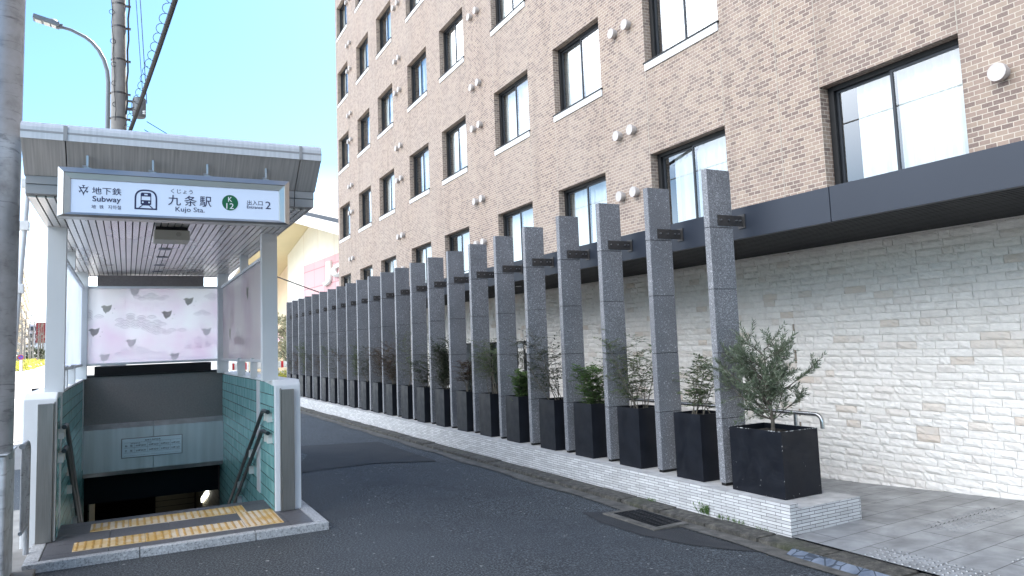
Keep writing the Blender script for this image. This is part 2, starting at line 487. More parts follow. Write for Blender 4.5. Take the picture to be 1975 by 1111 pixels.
def frosted(name, top, bottom, zc, zr, tr):
    m = bpy.data.materials.new(name); m.use_nodes = True
    n, l = m.node_tree.nodes, m.node_tree.links
    n.clear()
    o = n.new('ShaderNodeOutputMaterial')
    tc = n.new('ShaderNodeTexCoord')
    nz = n.new('ShaderNodeTexNoise'); nz.inputs['Scale'].default_value = 1.4; nz.inputs['Detail'].default_value = 3
    l.new(tc.outputs['Object'], nz.inputs['Vector'])
    rp = n.new('ShaderNodeValToRGB')
    rp.color_ramp.elements[0].position = 0.44; rp.color_ramp.elements[0].color = (*top, 1)
    rp.color_ramp.elements[1].position = 0.66; rp.color_ramp.elements[1].color = (*bottom, 1)
    l.new(nz.outputs['Fac'], rp.inputs['Fac'])
    tl = n.new('ShaderNodeBsdfTranslucent'); df = n.new('ShaderNodeBsdfDiffuse')
    gl = n.new('ShaderNodeBsdfGlossy'); gl.inputs['Roughness'].default_value = 0.12
    l.new(rp.outputs['Color'], tl.inputs['Color']); l.new(rp.outputs['Color'], df.inputs['Color'])
    a = n.new('ShaderNodeMixShader'); a.inputs['Fac'].default_value = 1 - tr
    l.new(tl.outputs[0], a.inputs[1]); l.new(df.outputs[0], a.inputs[2])
    b = n.new('ShaderNodeMixShader'); b.inputs['Fac'].default_value = 0.10
    l.new(a.outputs[0], b.inputs[1]); l.new(gl.outputs[0], b.inputs[2]); tp = n.new('ShaderNodeBsdfTransparent'); c2 = n.new('ShaderNodeMixShader'); c2.inputs['Fac'].default_value = 0.16
    l.new(b.outputs[0], c2.inputs[1]); l.new(tp.outputs[0], c2.inputs[2]); l.new(c2.outputs[0], o.inputs['Surface'])
    M[name] = m
frosted('frosted_pink', (0.99, 0.97, 0.98), (0.96, 0.80, 0.91), 0, 0, 0.95)
frosted('frosted_grey', (0.80, 0.78, 0.80), (0.72, 0.66, 0.72), 0, 0, 0.65)
frosted('frosted_blue', (0.82, 0.87, 0.93), (0.74, 0.78, 0.90), 0, 0, 0.72)
def print_mat(name, col):
    k = Mat(name, col, 0.6)
    t = k.new('BsdfTranslucent'); t.inputs['Color'].default_value = (*col, 1)
    ms = k.new('MixShader'); ms.inputs['Fac'].default_value = 0.8
    k.link(k.b.outputs[0], ms.inputs[1]); k.link(t.outputs[0], ms.inputs[2]); k.link(ms.outputs[0], k.n['Material Output'].inputs['Surface'])
    M[name] = k.m
print_mat('glass_print', (0.46, 0.43, 0.47))
print_mat('glass_print_pale', (0.68, 0.63, 0.70))
print_mat('bird_print', (0.40, 0.42, 0.39))
print_mat('bird_print_pale', (0.64, 0.66, 0.65))
k = Mat('tactile_yellow', rough=0.6)
f = k.noise(4.5, 4)
c = k.ramp(f, [(0.36, (0.66, 0.42, 0.14)), (0.47, (0.72, 0.54, 0.30)), (0.58, (0.78, 0.66, 0.52))])
c = k.mix(k.ramp(k.noise(120, 2), [(0.5, 0.0), (0.75, 0.35)]), c, (0.35, 0.22, 0.09))
k.color(c); M['tactile_yellow'] = k.m
simple('tactile_dome', (0.50, 0.28, 0.06), 0.55, 0, 0.12, 8)
simple('rail_green', (0.006, 0.018, 0.022), 0.42, 0, 0.1, 5)
simple('rail_bracket', (0.58, 0.575, 0.54), 0.45, 0.1, 0.05)
simple('worn_rail', (0.45, 0.47, 0.48), 0.3, 0.6, 0.1)
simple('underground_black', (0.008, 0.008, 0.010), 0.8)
k = Mat('underground_wall', rough=0.5)
rnd, fac = k.brick(k.plane('Y', 'Z'), 0.3, 0.12, 0.006, off=0)
k.color(k.mix(fac, (0.19, 0.175, 0.12), (0.02, 0.02, 0.018)))
M['underground_wall'] = k.m
k = Mat('lamp_tube', (1, 1, 1)); k.b.inputs['Emission Color'].default_value = (1.0, 0.98, 0.86, 1); k.b.inputs['Emission Strength'].default_value = 2.2
M['lamp_tube'] = k.m
def galv(name, base, rough=0.42):
    k = Mat(name, base, rough, 0.55)
    f = k.noise(7, 6, k.mapped((1, 1, 1.0)), 0.6)
    c = k.ramp(f, [(0.28, tuple(x * 0.55 for x in base)), (0.5, base), (0.75, tuple(min(1, x * 1.25) for x in base))])
    st = k.noise(3.0, 7, k.mapped((1.2, 1.2, 7.0)), 0.7, 1.0)
    c = k.mix(k.ramp(st, [(0.56, 0.0), (0.66, 0.75)]), c, tuple(x * 0.42 for x in base))
    k.color(c); k.rough(k.ramp(f, [(0.3, rough - 0.08), (0.7, rough + 0.14)]))
    M[name] = k.m
galv('galvanised', (0.40, 0.415, 0.44))
galv('galvanised_light', (0.58, 0.60, 0.62), 0.5)
simple('pole_concrete', (0.26, 0.245, 0.23), 0.85, 0, 0.18, 3)
simple('lamp_grey', (0.17, 0.19, 0.21), 0.5, 0.3, 0.06)
simple('lamp_lens', (0.70, 0.70, 0.66), 0.4)
simple('cable_black', (0.014, 0.014, 0.017), 0.6)
simple('cable_blue', (0.04, 0.08, 0.20), 0.5)
simple('transformer_grey', (0.16, 0.17, 0.18), 0.55, 0.2)
simple('ceramic_white', (0.75, 0.75, 0.74), 0.3)
simple('store_cream', (0.80, 0.75, 0.62), 0.8, 0, 0.04, 1.0)
simple('store_orange', (0.76, 0.60, 0.42), 0.8, 0, 0.05, 1.0)
simple('store_soffit', (0.80, 0.70, 0.44), 0.8, 0, 0.05, 0.5)
simple('store_white', (0.80, 0.79, 0.76), 0.7, 0, 0.03)
k = Mat('store_pink', rough=0.7)
rnd, fac = k.brick(k.plane('Y', 'Z'), 1.95, 1.05, 0.03, off=0)
k.color(k.mix(fac, k.ramp(rnd, [(0, (0.58, 0.34, 0.355)), (1, (0.64, 0.40, 0.41))]), (0.46, 0.22, 0.24)))
M['store_pink'] = k.m
simple('store_roof', (0.055, 0.065, 0.08), 0.7, 0, 0.1, 1)
simple('store_sand', (0.55, 0.42, 0.26), 0.8, 0, 0.08, 2)
simple('tower_beige', (0.50, 0.42, 0.32), 0.8, 0, 0.06, 0.3)
simple('tower_pale', (0.66, 0.60, 0.50), 0.8, 0, 0.05, 0.3)
simple('office_white', (0.85, 0.85, 0.85), 0.7, 0, 0.05, 0.3)
simple('office_glass', (0.06, 0.075, 0.09), 0.3)
simple('brick_red', (0.33, 0.045, 0.045), 0.7, 0, 0.06, 0.3)
simple('sign_blue', (0.03, 0.08, 0.42), 0.4)
simple('sign_red', (0.55, 0.02, 0.03), 0.4)
simple('board_white', (0.78, 0.78, 0.77), 0.5)
simple('iron_grate', (0.022, 0.023, 0.026), 0.6, 0.5, 0.2, 12)
k = Mat('ramp_rubber', rough=0.8, spec=0.15)
vv = k.new('TexVoronoi', feature='DISTANCE_TO_EDGE'); vv.inputs['Scale'].default_value = 9.5
k.link(k.co(), vv.inputs['Vector'])
k.color(k.mix(k.ramp(vv.outputs['Distance'], [(0.02, 1.0), (0.06, 0.0)]), k.ramp(k.noise(12, 5), [(0.3, (0.085, 0.105, 0.14)), (0.7, (0.17, 0.195, 0.24))]), (0.045, 0.055, 0.07)))
k.bump(vv.outputs['Distance'], 0.6, 0.01)
M['ramp_rubber'] = k.m
simple('pavement_concrete', (0.27, 0.255, 0.235), 0.85, 0, 0.22, 5, 0.3)
simple('stainless', (0.50, 0.50, 0.50), 0.24, 1.0, 0.06)

# ------------------------------------------------------------------ mesh helpers
class MB:
    def __init__(s):
        s.v, s.f, s.mi = [], [], []
        s.cur = 0
    def quad(s, pts):
        b = len(s.v)
        s.v += [tuple(p) for p in pts]
        s.f.append(tuple(range(b, b + len(pts))))
        s.mi.append(s.cur)
    def box(s, x0, x1, y0, y1, z0, z1):
        b = len(s.v)
        s.v += [(x0, y0, z0), (x1, y0, z0), (x1, y1, z0), (x0, y1, z0), (x0, y0, z1), (x1, y0, z1), (x1, y1, z1), (x0, y1, z1)]
        for q in ((0, 3, 2, 1), (4, 5, 6, 7), (0, 1, 5, 4), (1, 2, 6, 5), (2, 3, 7, 6), (3, 0, 4, 7)):
            s.f.append(tuple(b + i for i in q)); s.mi.append(s.cur)
    def obox(s, c, ax, ay, az):
        c = Vector(c); ax = Vector(ax); ay = Vector(ay); az = Vector(az)
        b = len(s.v)
        for k_ in (-1, 1):
            for (i, j) in ((-1, -1), (1, -1), (1, 1), (-1, 1)):
                s.v.append(tuple(c + ax * i + ay * j + az * k_))
        for q in ((0, 3, 2, 1), (4, 5, 6, 7), (0, 1, 5, 4), (1, 2, 6, 5), (2, 3, 7, 6), (3, 0, 4, 7)):
            s.f.append(tuple(b + i for i in q)); s.mi.append(s.cur)
    def tube(s, path, r, n=10, caps=True):
        P = [Vector(p) for p in path]
        R = r if isinstance(r, (list, tuple)) else [r] * len(P)
        rings = []
        ref = None
        for i, p in enumerate(P):
            d = (P[min(i + 1, len(P) - 1)] - P[max(i - 1, 0)]).normalized()
            if ref is None:
                ref = Vector((0, 0, 1)) if abs(d.z) < 0.9 else Vector((1, 0, 0))
            a = (ref - d * ref.dot(d))
            if a.length < 1e-4:
                a = Vector((1, 0, 0)) - d * d.x
            a.normalize(); ref = a
            c = d.cross(a)
            b = len(s.v)
            for j in range(n):
                t = 2 * PI * j / n
                s.v.append(tuple(p + (a * math.cos(t) + c * math.sin(t)) * R[i]))
            rings.append(b)
        for i in range(len(P) - 1):
            for j in range(n):
                j2 = (j + 1) % n
                s.f.append((rings[i] + j, rings[i] + j2, rings[i + 1] + j2, rings[i + 1] + j)); s.mi.append(s.cur)
        if caps:
            s.f.append(tuple(rings[0] + j for j in reversed(range(n)))); s.mi.append(s.cur)
            s.f.append(tuple(rings[-1] + j for j in range(n))); s.mi.append(s.cur)
    def cyl(s, p, q, r, n=16):
        s.tube([p, q], r, n)
    def dome(s, c, r, h, n=8):
        b = len(s.v)
        for (rr, hh) in ((1, 0), (0.8, 0.7), (0.45, 1.0)):
            for j in range(n):
                t = 2 * PI * j / n
                s.v.append((c[0] + r * rr * math.cos(t), c[1] + r * rr * math.sin(t), c[2] + h * hh))
        for k_ in range(2):
            for j in range(n):
                j2 = (j + 1) % n
                s.f.append((b + k_ * n + j, b + k_ * n + j2, b + (k_ + 1) * n + j2, b + (k_ + 1) * n + j)); s.mi.append(s.cur)
        s.f.append(tuple(b + 2 * n + j for j in range(n))); s.mi.append(s.cur)
    def prism(s, poly, lo, hi, axis='x'):
        """polygon given in the two other axes, extruded between lo and hi along axis"""
        b = len(s.v); n = len(poly)
        for e in (lo, hi):
            for (p, q) in poly:
                s.v.append({'x': (e, p, q), 'y': (p, e, q), 'z': (p, q, e)}[axis])
        s.f.append(tuple(b + i for i in reversed(range(n)))); s.mi.append(s.cur)
        s.f.append(tuple(b + n + i for i in range(n))); s.mi.append(s.cur)
        for i in range(n):
            j = (i + 1) % n
            s.f.append((b + i, b + j, b + n + j, b + n + i)); s.mi.append(s.cur)

def root_of(o):
    while o.parent is not None:
        o = o.parent
    return o

def root_inv(o):
    r = root_of(o)
    return (Matrix.Translation(r.location) @ r.rotation_euler.to_matrix().to_4x4()).inverted()

def build(mb, name, mats, parent=None, T=None, local=False, bevel=0.0, smooth=False, seg=2):
    """links one mesh object. T maps the builder's coordinates to world; children are stored relative to their root."""
    vs = [Vector(v) for v in mb.v]
    if T is not None:
        vs = [T @ v for v in vs]
    if parent is not None and not local:
        inv = root_inv(parent)
        vs = [inv @ v for v in vs]
    me = bpy.data.meshes.new(name)
    me.from_pydata([tuple(v) for v in vs], [], mb.f)
    if not isinstance(mats, (list, tuple)):
        mats = [mats]
    for m in mats:
        me.materials.append(M[m])
    if len(mats) > 1:
        me.polygons.foreach_set('material_index', mb.mi)
    bm = bmesh.new(); bm.from_mesh(me)
    bmesh.ops.recalc_face_normals(bm, faces=bm.faces)
    if bevel > 0:
        bmesh.ops.bevel(bm, geom=[e for e in bm.edges if len(e.link_faces) == 2 and e.calc_face_angle(0) > 0.6],
                        offset=bevel, segments=seg, affect='EDGES', profile=0.6)
    bm.to_mesh(me); bm.free()
    if smooth:
        me.polygons.foreach_set('use_smooth', [True] * len(me.polygons))
        try:
            me.set_sharp_from_angle(angle=rad(40))
        except Exception:
            pass
    me.update()
    o = bpy.data.objects.new(name, me)
    COL.objects.link(o)
    if parent is not None:
        o.parent = parent
    return o

def tag(o, label, cat, group=None, kind=None):
    o['label'] = label
    o['category'] = cat
    if group:
        o['group'] = group
    if kind:
        o['kind'] = kind
    return o

def structure(o, label=None):
    o['kind'] = 'structure'
    if label:
        o['label'] = label
    return o

def thing(name, loc, label, cat, group=None, rz=0.0):
    o = bpy.data.objects.new(name, None)
    o.empty_display_size = 0.2
    COL.objects.link(o)
    o.location = loc
    o.rotation_euler = (0, 0, rz)
    return tag(o, label, cat, group)

def copy_tree(o, parent=None):
    c = o.copy()
    COL.objects.link(c)
    if parent is not None:
        c.parent = parent
    for ch in list(o.children):
        copy_tree(ch, c)
    return c

def single(mb, name, mat, label, cat, group=None, **kw):
    return tag(build(mb, name, mat, **kw), label, cat, group)

# station frame: u to the right, v away along the lane
TH = 0.0136104
ST = Matrix(((math.cos(TH), math.sin(TH), 0, 0), (-math.sin(TH), math.cos(TH), 0, 0), (0, 0, 1, 0), (0, 0, 0, 1)))
def stp(u, v, z):
    return ST @ Vector((u, v, z))

_dg = None
def text_mesh(body, name, mat, parent, O, ax, az, box, depth=0.004, weight=0.0, T=None):
    """lettering fitted to box=(a0,a1,c0,c1) measured along ax and az from O, as a thin solid mesh"""
    cu = bpy.data.curves.new(name, 'FONT')
    cu.body = body
    cu.size = 1.0
    cu.resolution_u = 3
    cu.offset = weight
    tmp = bpy.data.objects.new(name + '_tmp', cu)
    COL.objects.link(tmp)
    dg = bpy.context.evaluated_depsgraph_get()
    me = bpy.data.meshes.new_from_object(tmp.evaluated_get(dg))
    bpy.data.objects.remove(tmp, do_unlink=True)
    if len(me.vertices) == 0:
        return None
    xs = [v.co.x for v in me.vertices]; ys = [v.co.y for v in me.vertices]
    x0, x1, y0, y1 = min(xs), max(xs), min(ys), max(ys)
    O = Vector(O); ax = Vector(ax).normalized(); az = Vector(az).normalized()
    nrm = ax.cross(az)
    inv = root_inv(parent) if parent is not None else Matrix.Identity(4)
    for v in me.vertices:
        a = box[0] + (v.co.x - x0) / max(1e-6, x1 - x0) * (box[1] - box[0])
        c_ = box[2] + (v.co.y - y0) / max(1e-6, y1 - y0) * (box[3] - box[2])
        p = O + ax * a + az * c_ + nrm * depth
        if T is not None:
            p = T @ p
        v.co = inv @ p
    me.materials.clear(); me.materials.append(M[mat])
    o = bpy.data.objects.new(name, me)
    COL.objects.link(o)
    if parent is not None:
        o.parent = parent
    return o

def join_meshes(objs, name):
    """several freshly made lettering meshes become one part"""
    objs = [o for o in objs if o is not None]
    bm = bmesh.new()
    for o in objs:
        bm.from_mesh(o.data)
    me = bpy.data.meshes.new(name)
    me.materials.append(objs[0].data.materials[0])
    bm.to_mesh(me); bm.free()
    n = bpy.data.objects.new(name, me)
    COL.objects.link(n)
    n.parent = objs[0].parent
    for o in objs:
        bpy.data.objects.remove(o, do_unlink=True)
    return n

# ================================================================== SETTING
def road_z(x):
    if x <= 2.4:
        return 0.0
    return -0.05 * min(1.0, (x - 2.4) / 2.07)
g = MB()
xs = [-600, -60, -10, 2.4, 2.9, 3.4, 3.9, 4.47, 4.7, 30, 600]
ys = [-200, -20, 0, 3, 6, 9, 12, 16, 22, 30, 45, 80, 200, 900]
hole = None
for i in range(len(xs) - 1):
    for j in range(len(ys) - 1):
        x0, x1, y0, y1 = xs[i], xs[i + 1], ys[j], ys[j + 1]
        # leave the stair shaft open
        if x0 < -5 < x1 or (x0 <= -10 and x1 >= 2.4):
            cuts_x = [x0, -0.62, 1.62, x1]
        else:
            cuts_x = [x0, x1]
        for a, b in zip(cuts_x[:-1], cuts_x[1:]):
            if cuts_x[0] == x0 and len(cuts_x) > 2 and a == -0.62:
                cy = sorted(set([y0, y1] + [q for q in (7.2, 12.4) if y0 < q < y1]))
            else:
                cy = [y0, y1]
            for c0, c1 in zip(cy[:-1], cy[1:]):
                if a == -0.62 and c0 >= 7.2 and c1 <= 12.4:
                    continue
                g.quad([(a, c0, road_z(a)), (b, c0, road_z(b)), (b, c1, road_z(b)), (a, c1, road_z(a))])
structure(build(g, 'road', 'asphalt'), 'dark asphalt lane and the ground around it')

g = MB()
g.quad([(-70, 13.2, 0.004), (-1.05, 13.2, 0.004), (-1.05, 40, 0.004), (-70, 40, 0.004)])
g.quad([(-70, 40, 0.004), (8.0, 40, 0.004), (20, 300, 0.004), (-70, 300, 0.004)])
g.quad([(-70, 1, 0.004), (-1.9, 1, 0.004), (-1.9, 13.2, 0.004), (-70, 13.2, 0.004)])
structure(build(g, 'street', 'sunlit_asphalt'), 'street asphalt coloured pale for the sunlight on it')
g = MB()
for (x0, y0, x1, y1, w) in ((-6.2, 60, -7.6, 130, 0.25), (-3.3, 20, -3.6, 60, 0.18), (-8.9, 70, -12.0, 150, 0.3)):
    g.quad([(x0 - w, y0, 0.008), (x0 + w, y0, 0.008), (x1 + w, y1, 0.008), (x1 - w, y1, 0.008)])
structure(build(g, 'street_markings', 'road_paint'), 'white lane lines on the sunlit street')

# pavement strip beside the guard fence
g = MB()
g.box(-3.2, -0.60, 1.0, 9.5, -0.05, 0.035)
structure(build(g, 'pavement', 'pavement_concrete', T=ST, bevel=0.01), 'worn concrete pavement by the guard fence')

# asphalt repair beside the grate
g = MB()
def rz_(x, y): return (x, y, road_z(x) + 0.005)
patch = [(3.92, 6.05), (4.28, 5.9), (4.30, 4.2), (4.16, 4.35), (3.98, 4.65), (3.86, 5.1), (3.84, 5.6)]
g.quad([rz_(*p) for p in patch])
patch2 = [(1.95, 13.0), (4.05, 12.6), (4.02, 9.9), (3.2, 10.2), (2.2, 10.0), (1.9, 11.2)]
g.quad([(p[0], p[1], road_z(p[0]) + 0.008) for p in patch2])
structure(build(g, 'asphalt_repair', 'asphalt_patch'), 'darker asphalt repairs in the lane')

# gutter and kerb along the planter wall
g = MB()
rnd = random.Random(3)
N = 60
pts = [-4 + 34.0 * i / N for i in range(N + 1)]
for a, b in zip(pts[:-1], pts[1:]):
    j0 = 0.02 * math.sin(a * 3.1) + 0.015 * math.sin(a * 7.7)
    j1 = 0.02 * math.sin(b * 3.1) + 0.015 * math.sin(b * 7.7)
    g.quad([(4.30 + j0, a, road_z(4.30) + 0.009), (4.49, a, road_z(4.49) + 0.009), (4.49, b, road_z(4.49) + 0.009), (4.30 + j1, b, road_z(4.30) + 0.009)])
structure(build(g, 'gutter', 'gutter_concrete'), 'dirty concrete gutter strip')
g = MB()
y = -4.0
while y < 30:
    L = 0.60
    g.box(4.475, 4.707, y, y + L - 0.012, -0.10, -0.006 + rnd.uniform(-0.006, 0.006))
    y += L
o = build(g, 'kerb', 'old_kerb', bevel=0.022, smooth=True)
structure(o, 'weathered mossy concrete kerb')

# apron paving, tilted up towards the right
def apron_z(x, y):
    yy = max(-2.0, min(9.0, y))
    return (x - 4.7) / 2.3 * (0.04 - 0.05 * (yy - 4.25)) - 0.002
g = MB()
gx = [4.709, 5.3, 5.9, 6.5, 7.08]
gy = [-6, -3, 0, 1, 2, 2.6, 3.2, 3.7, 4.25, 4.8, 5.5, 6.5, 8, 10, 14, 20, 30]
for i in range(len(gx) - 1):
    for j in range(len(gy) - 1):
        g.quad([(gx[a], gy[b], apron_z(gx[a], gy[b])) for a, b in ((i, j), (i + 1, j), (i + 1, j + 1), (i, j + 1))])
g.cur = 1
for iy in range(26):
    for ix in range(5):
        x, yv = 4.735 + ix * 0.056, 3.62 - iy * 0.056
        g.dome((x, yv, apron_z(x, yv) + 0.0005), 0.013, 0.006)
for iy in range(16):
    for ix in range(10):
        x, yv = 5.28 + ix * 0.06, 2.92 - iy * 0.06
        g.dome((x, yv, apron_z(x, yv) + 0.0005), 0.013, 0.006)
g.cur = 0
for iy in range(5):
    for ix in range(16):
        x, yv = 5.685 + ix * 0.058, 3.785 - iy * 0.055
        g.dome((x, yv, apron_z(x, yv) + 0.0005), 0.014, 0.006)
structure(build(g, 'forecourt_paving', ['apron_tile', 'stainless_stud']), 'grey tiled forecourt with raised dots in front of the pale stone wall')

# ================================================================== HOTEL
FY = 0.0277072                       # facade turned slightly away from the lane
HB = Vector((7.1, 5.0, 0.0))
hotel = thing('hotel_building', HB, 'tall brown brick hotel with black windows and a dark blue canopy', 'hotel', rz=-FY)
# local axes: x into the building, y along the facade, z up
WL = [(-1.05, 0.57), (2.12, 3.745), (4.97, 6.545), (7.57, 9.175), (10.77, 12.36), (13.36, 14.97), (16.43, 18.03), (19.03, 20.60), (21.88, 23.46)]
FLOOR0, FH, WH = 4.385, 2.722, 1.275   # head of the first row, storey, window height
ROWS = 5
S0, S1, Z0, Z1 = -34.0, 23.73, 2.3, 20.7
sb = [S0] + [x for w in WL for x in w] + [S1]
zb = [Z0]
for r in range(ROWS):
    head = FLOOR0 + FH * r
    zb += [head - WH, head]
zb.append(Z1)
g = MB()
RV = 0.125
for i in range(len(sb) - 1):
    for j in range(len(zb) - 1):
        if i % 2 == 1 and j % 2 == 1:
            a, b, c, d = sb[i], sb[i + 1], zb[j], zb[j + 1]
            g.cur = 1
            g.quad([(0, a, c), (RV + 0.15, a, c), (RV + 0.15, a, d), (0, a, d)])
            g.quad([(0, b, c), (RV + 0.15, b, c), (RV + 0.15, b, d), (0, b, d)])
            g.cur = 2
            g.quad([(0, a, d), (RV + 0.15, a, d), (RV + 0.15, b, d), (0, b, d)])
            g.quad([(0, a, c), (RV + 0.15, a, c), (RV + 0.15, b, c), (0, b, c)])
            continue
        g.cur = 0
        g.quad([(0, sb[i], zb[j]), (0, sb[i + 1], zb[j]), (0, sb[i + 1], zb[j + 1]), (0, sb[i], zb[j + 1])])
# gable end, back, roof and a dark lining behind the windows
g.cur = 1
g.quad([(0, S1, Z0), (14, S1, Z0), (14, S1, Z1), (0, S1, Z1)])
g.quad([(0, S0, Z0), (14, S0, Z0), (14, S0, Z1), (0, S0, Z1)])
g.quad([(14, S0, Z0), (14, S1, Z0), (14, S1, Z1), (14, S0, Z1)])
g.quad([(0, S0, Z1), (14, S0, Z1), (14, S1, Z1), (0, S1, Z1)])
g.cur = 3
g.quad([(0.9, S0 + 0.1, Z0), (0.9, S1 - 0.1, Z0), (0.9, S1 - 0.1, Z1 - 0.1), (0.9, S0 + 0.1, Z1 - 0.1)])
# pale movement joints in the brickwork
g.cur = 4
for s in (-3.6, -1.052, 0.575, 1.18, 2.115, 3.75, 4.965, 6.55, 7.565, 9.18, 10.765, 12.365, 13.355, 14.975, 16.425, 18.035, 19.025, 20.605, 21.875):
    zz = Z0
    for r in range(ROWS + 1):
        top = FLOOR0 + FH * r - WH - 0.13 if r < ROWS else Z1
        near = any(abs(s - x) < 0.02 for w in WL for x in w)
        z_end = top if near else (FLOOR0 + FH * r if r < ROWS else Z1)
        if z_end > zz + 0.05:
            g.box(-0.0025, 0.02, s - 0.0045, s + 0.0045, zz, z_end)
        zz = FLOOR0 + FH * r if near else z_end
build(g, 'wall', ['facade_brick', 'reveal_brick', 'head_brick', 'room_dark', 'seal_joint'], hotel, local=True)

# one window, copied to every opening
def window_parts(parent):
    w, h = 1.60, WH
    g = MB()
    fx0, fx1 = RV, RV + 0.075
    g.box(fx0, fx1, 0, w, h - 0.055, h); g.box(fx0, fx1, 0, w, 0, 0.045)
    g.box(fx0, fx1, 0, 0.035, 0.045, h - 0.055); g.box(fx0, fx1, w - 0.075, w, 0.045, h - 0.055)
    fr = build(g, 'frame', 'window_black', parent, local=True)
    g = MB()
    mid = 0.80
    # near sash (smaller s) sits further out than the far one
    for (a, b, x) in ((0.036, mid + 0.02, RV + 0.012), (mid - 0.02, w - 0.076, RV + 0.042)):
        t = 0.03
        g.box(x, x + 0.026, a, a + t, 0.046, h - 0.056); g.box(x, x + 0.026, b - t, b, 0.046, h - 0.056)
        g.box(x, x + 0.026, a + t, b - t, 0.046, 0.046 + t); g.box(x, x + 0.026, a + t, b - t, h - 0.056 - t, h - 0.056)
    build(g, 'sash', 'sash_metal', parent, local=True)
    for (a, b, x) in ((0.066, mid - 0.01, RV + 0.024), (mid + 0.01, w - 0.106, RV + 0.054)):
        g = MB()
        g.quad([(x, a, 0.076), (x, b, 0.076), (x, b, h - 0.086), (x, a, h - 0.086)])
        build(g, 'pane', 'window_glass', parent, local=True)
    g = MB()
    n = 90
    pr = random.Random(5)
    ph = [pr.uniform(0, 6.28) for _ in range(3)]
    def cx_(s): return 0.30 + 0.018 * math.sin(s * 62 + ph[0]) + 0.012 * math.sin(s * 31 + ph[1]) + 0.008 * math.sin(s * 97 + ph[2])
    for (a, b) in ((-0.1, 1.35),):
        for i in range(n):
            s0, s1 = a + (b - a) * i / n, a + (b - a) * (i + 1) / n
            g.quad([(cx_(s0), s0, -0.1), (cx_(s1), s1, -0.1), (cx_(s1), s1, h + 0.1), (cx_(s0), s0, h + 0.1)])
    build(g, 'curtain', 'curtain', parent, local=True, smooth=True)
    g = MB()
    g.box(-0.022, RV, -0.012, w + 0.012, -0.135, -0.022)
    sl = build(g, 'sill', 'sill_white', parent, local=True, bevel=0.003)
    g = MB()
    g.box(-0.034, RV + 0.02, -0.035, w + 0.035, -0.021, -0.002)
    build(g, 'sill_cap', 'window_black', parent, local=True)
proto = None
wr = random.Random(21)
for r in range(ROWS):
    for (a, b) in WL:
        if proto is None:
            proto = bpy.data.objects.new('window', None)
            COL.objects.link(proto)
            proto.parent = hotel
            proto.empty_display_size = 0.2
            # build in window-local coordinates
            window_parts(proto)
            wdw = proto
        else:
            wdw = copy_tree(proto, hotel)
            for ch in wdw.children:          # curtains are drawn differently from room to room
                if ch.name.startswith('curtain'):
                    ch.scale.y = wr.choice([1.0, 1.05, 1.12, 1.2, 1.24, 1.24, 0.8])
                    ch.location.y = wr.uniform(-0.03, 0.0)
        wdw.location = (0, a + ((b - a) - 1.60) / 2, FLOOR0 + FH * r - WH)
# extractor hoods
g = MB()
g.tube([(-0.0, 0, 0), (-0.075, 0, 0)], [0.068, 0.068], 24)
g.tube([(-0.045, 0, 0.0), (-0.095, 0, 0.0)], [0.082, 0.082], 24)
g.tube([(-0.03, 0, -0.005), (-0.05, 0, -0.005)], [0.074, 0.074], 24)
vent0 = build(g, 'vent', 'vent_metal', hotel, local=True, smooth=True)
g = MB()
for t in range(4):
    a = PI / 4 + t * PI / 2
    g.dome((0, 0, 0), 0.004, 0.003, 6)
first = True
vpos = []
for r in range(ROWS):
    for s in (4.31, 10.06, 15.80, 21.56):
        for ds in (0.19, -0.19):
            vpos.append((s + ds, 3.875 + FH * r)); vpos.append((s + ds, 4.872 + FH * r))
vpos.append((-1.415, 3.86)); vpos.append((-1.80, 3.86)); vpos.append((-1.415, 3.86 + FH)); vpos.append((-1.80, 3.86 + FH))
for (s, z) in vpos:
    ob = vent0 if first else vent0.copy()
    if not first:
        COL.objects.link(ob)
    first = False
    ob.location = (0, s, z)
# canopy (runs with the lane)
CX0, CX1 = 5.43, 7.2
g = MB()
joints = [-22.0, -17.0, -12.0, -8.3, -4.15, 0.05, 4.235, 8.45, 12.7, 16.9, 21.1, 25.3]
for a, b in zip(joints[:-1], joints[1:]):
    g.box(CX0, CX0 + 0.05, a + 0.004, b - 0.004, 2.530, 2.838)
g.box(CX0 + 0.012, CX0 + 0.045, -22, 25.3, 2.535, 2.833)
build(g, 'canopy_fascia', 'navy_panel', hotel, bevel=0.003)
g = MB()
g.box(CX0 + 0.052, 7.5, -22, 25.28, 2.70, 2.83)
build(g, 'canopy_roof', 'navy_panel', hotel)
g = MB()
x = CX0 + 0.06
while x < 7.0:
    g.box(x, x + 0.045, -22, 25.28, 2.535, 2.585)
    x += 0.075
g.box(CX0 + 0.055, 7.0, -22, 25.28, 2.62, 2.64)
build(g, 'canopy_soffit', 'soffit_louvre', hotel)
for yy in (8.2, 10.9, 13.6, 16.3):
    g = MB()
    g.cyl((6.0, yy, 2.53), (6.0, yy, 2.545), 0.05)
    build(g, 'downlight', 'ceramic_white', hotel)
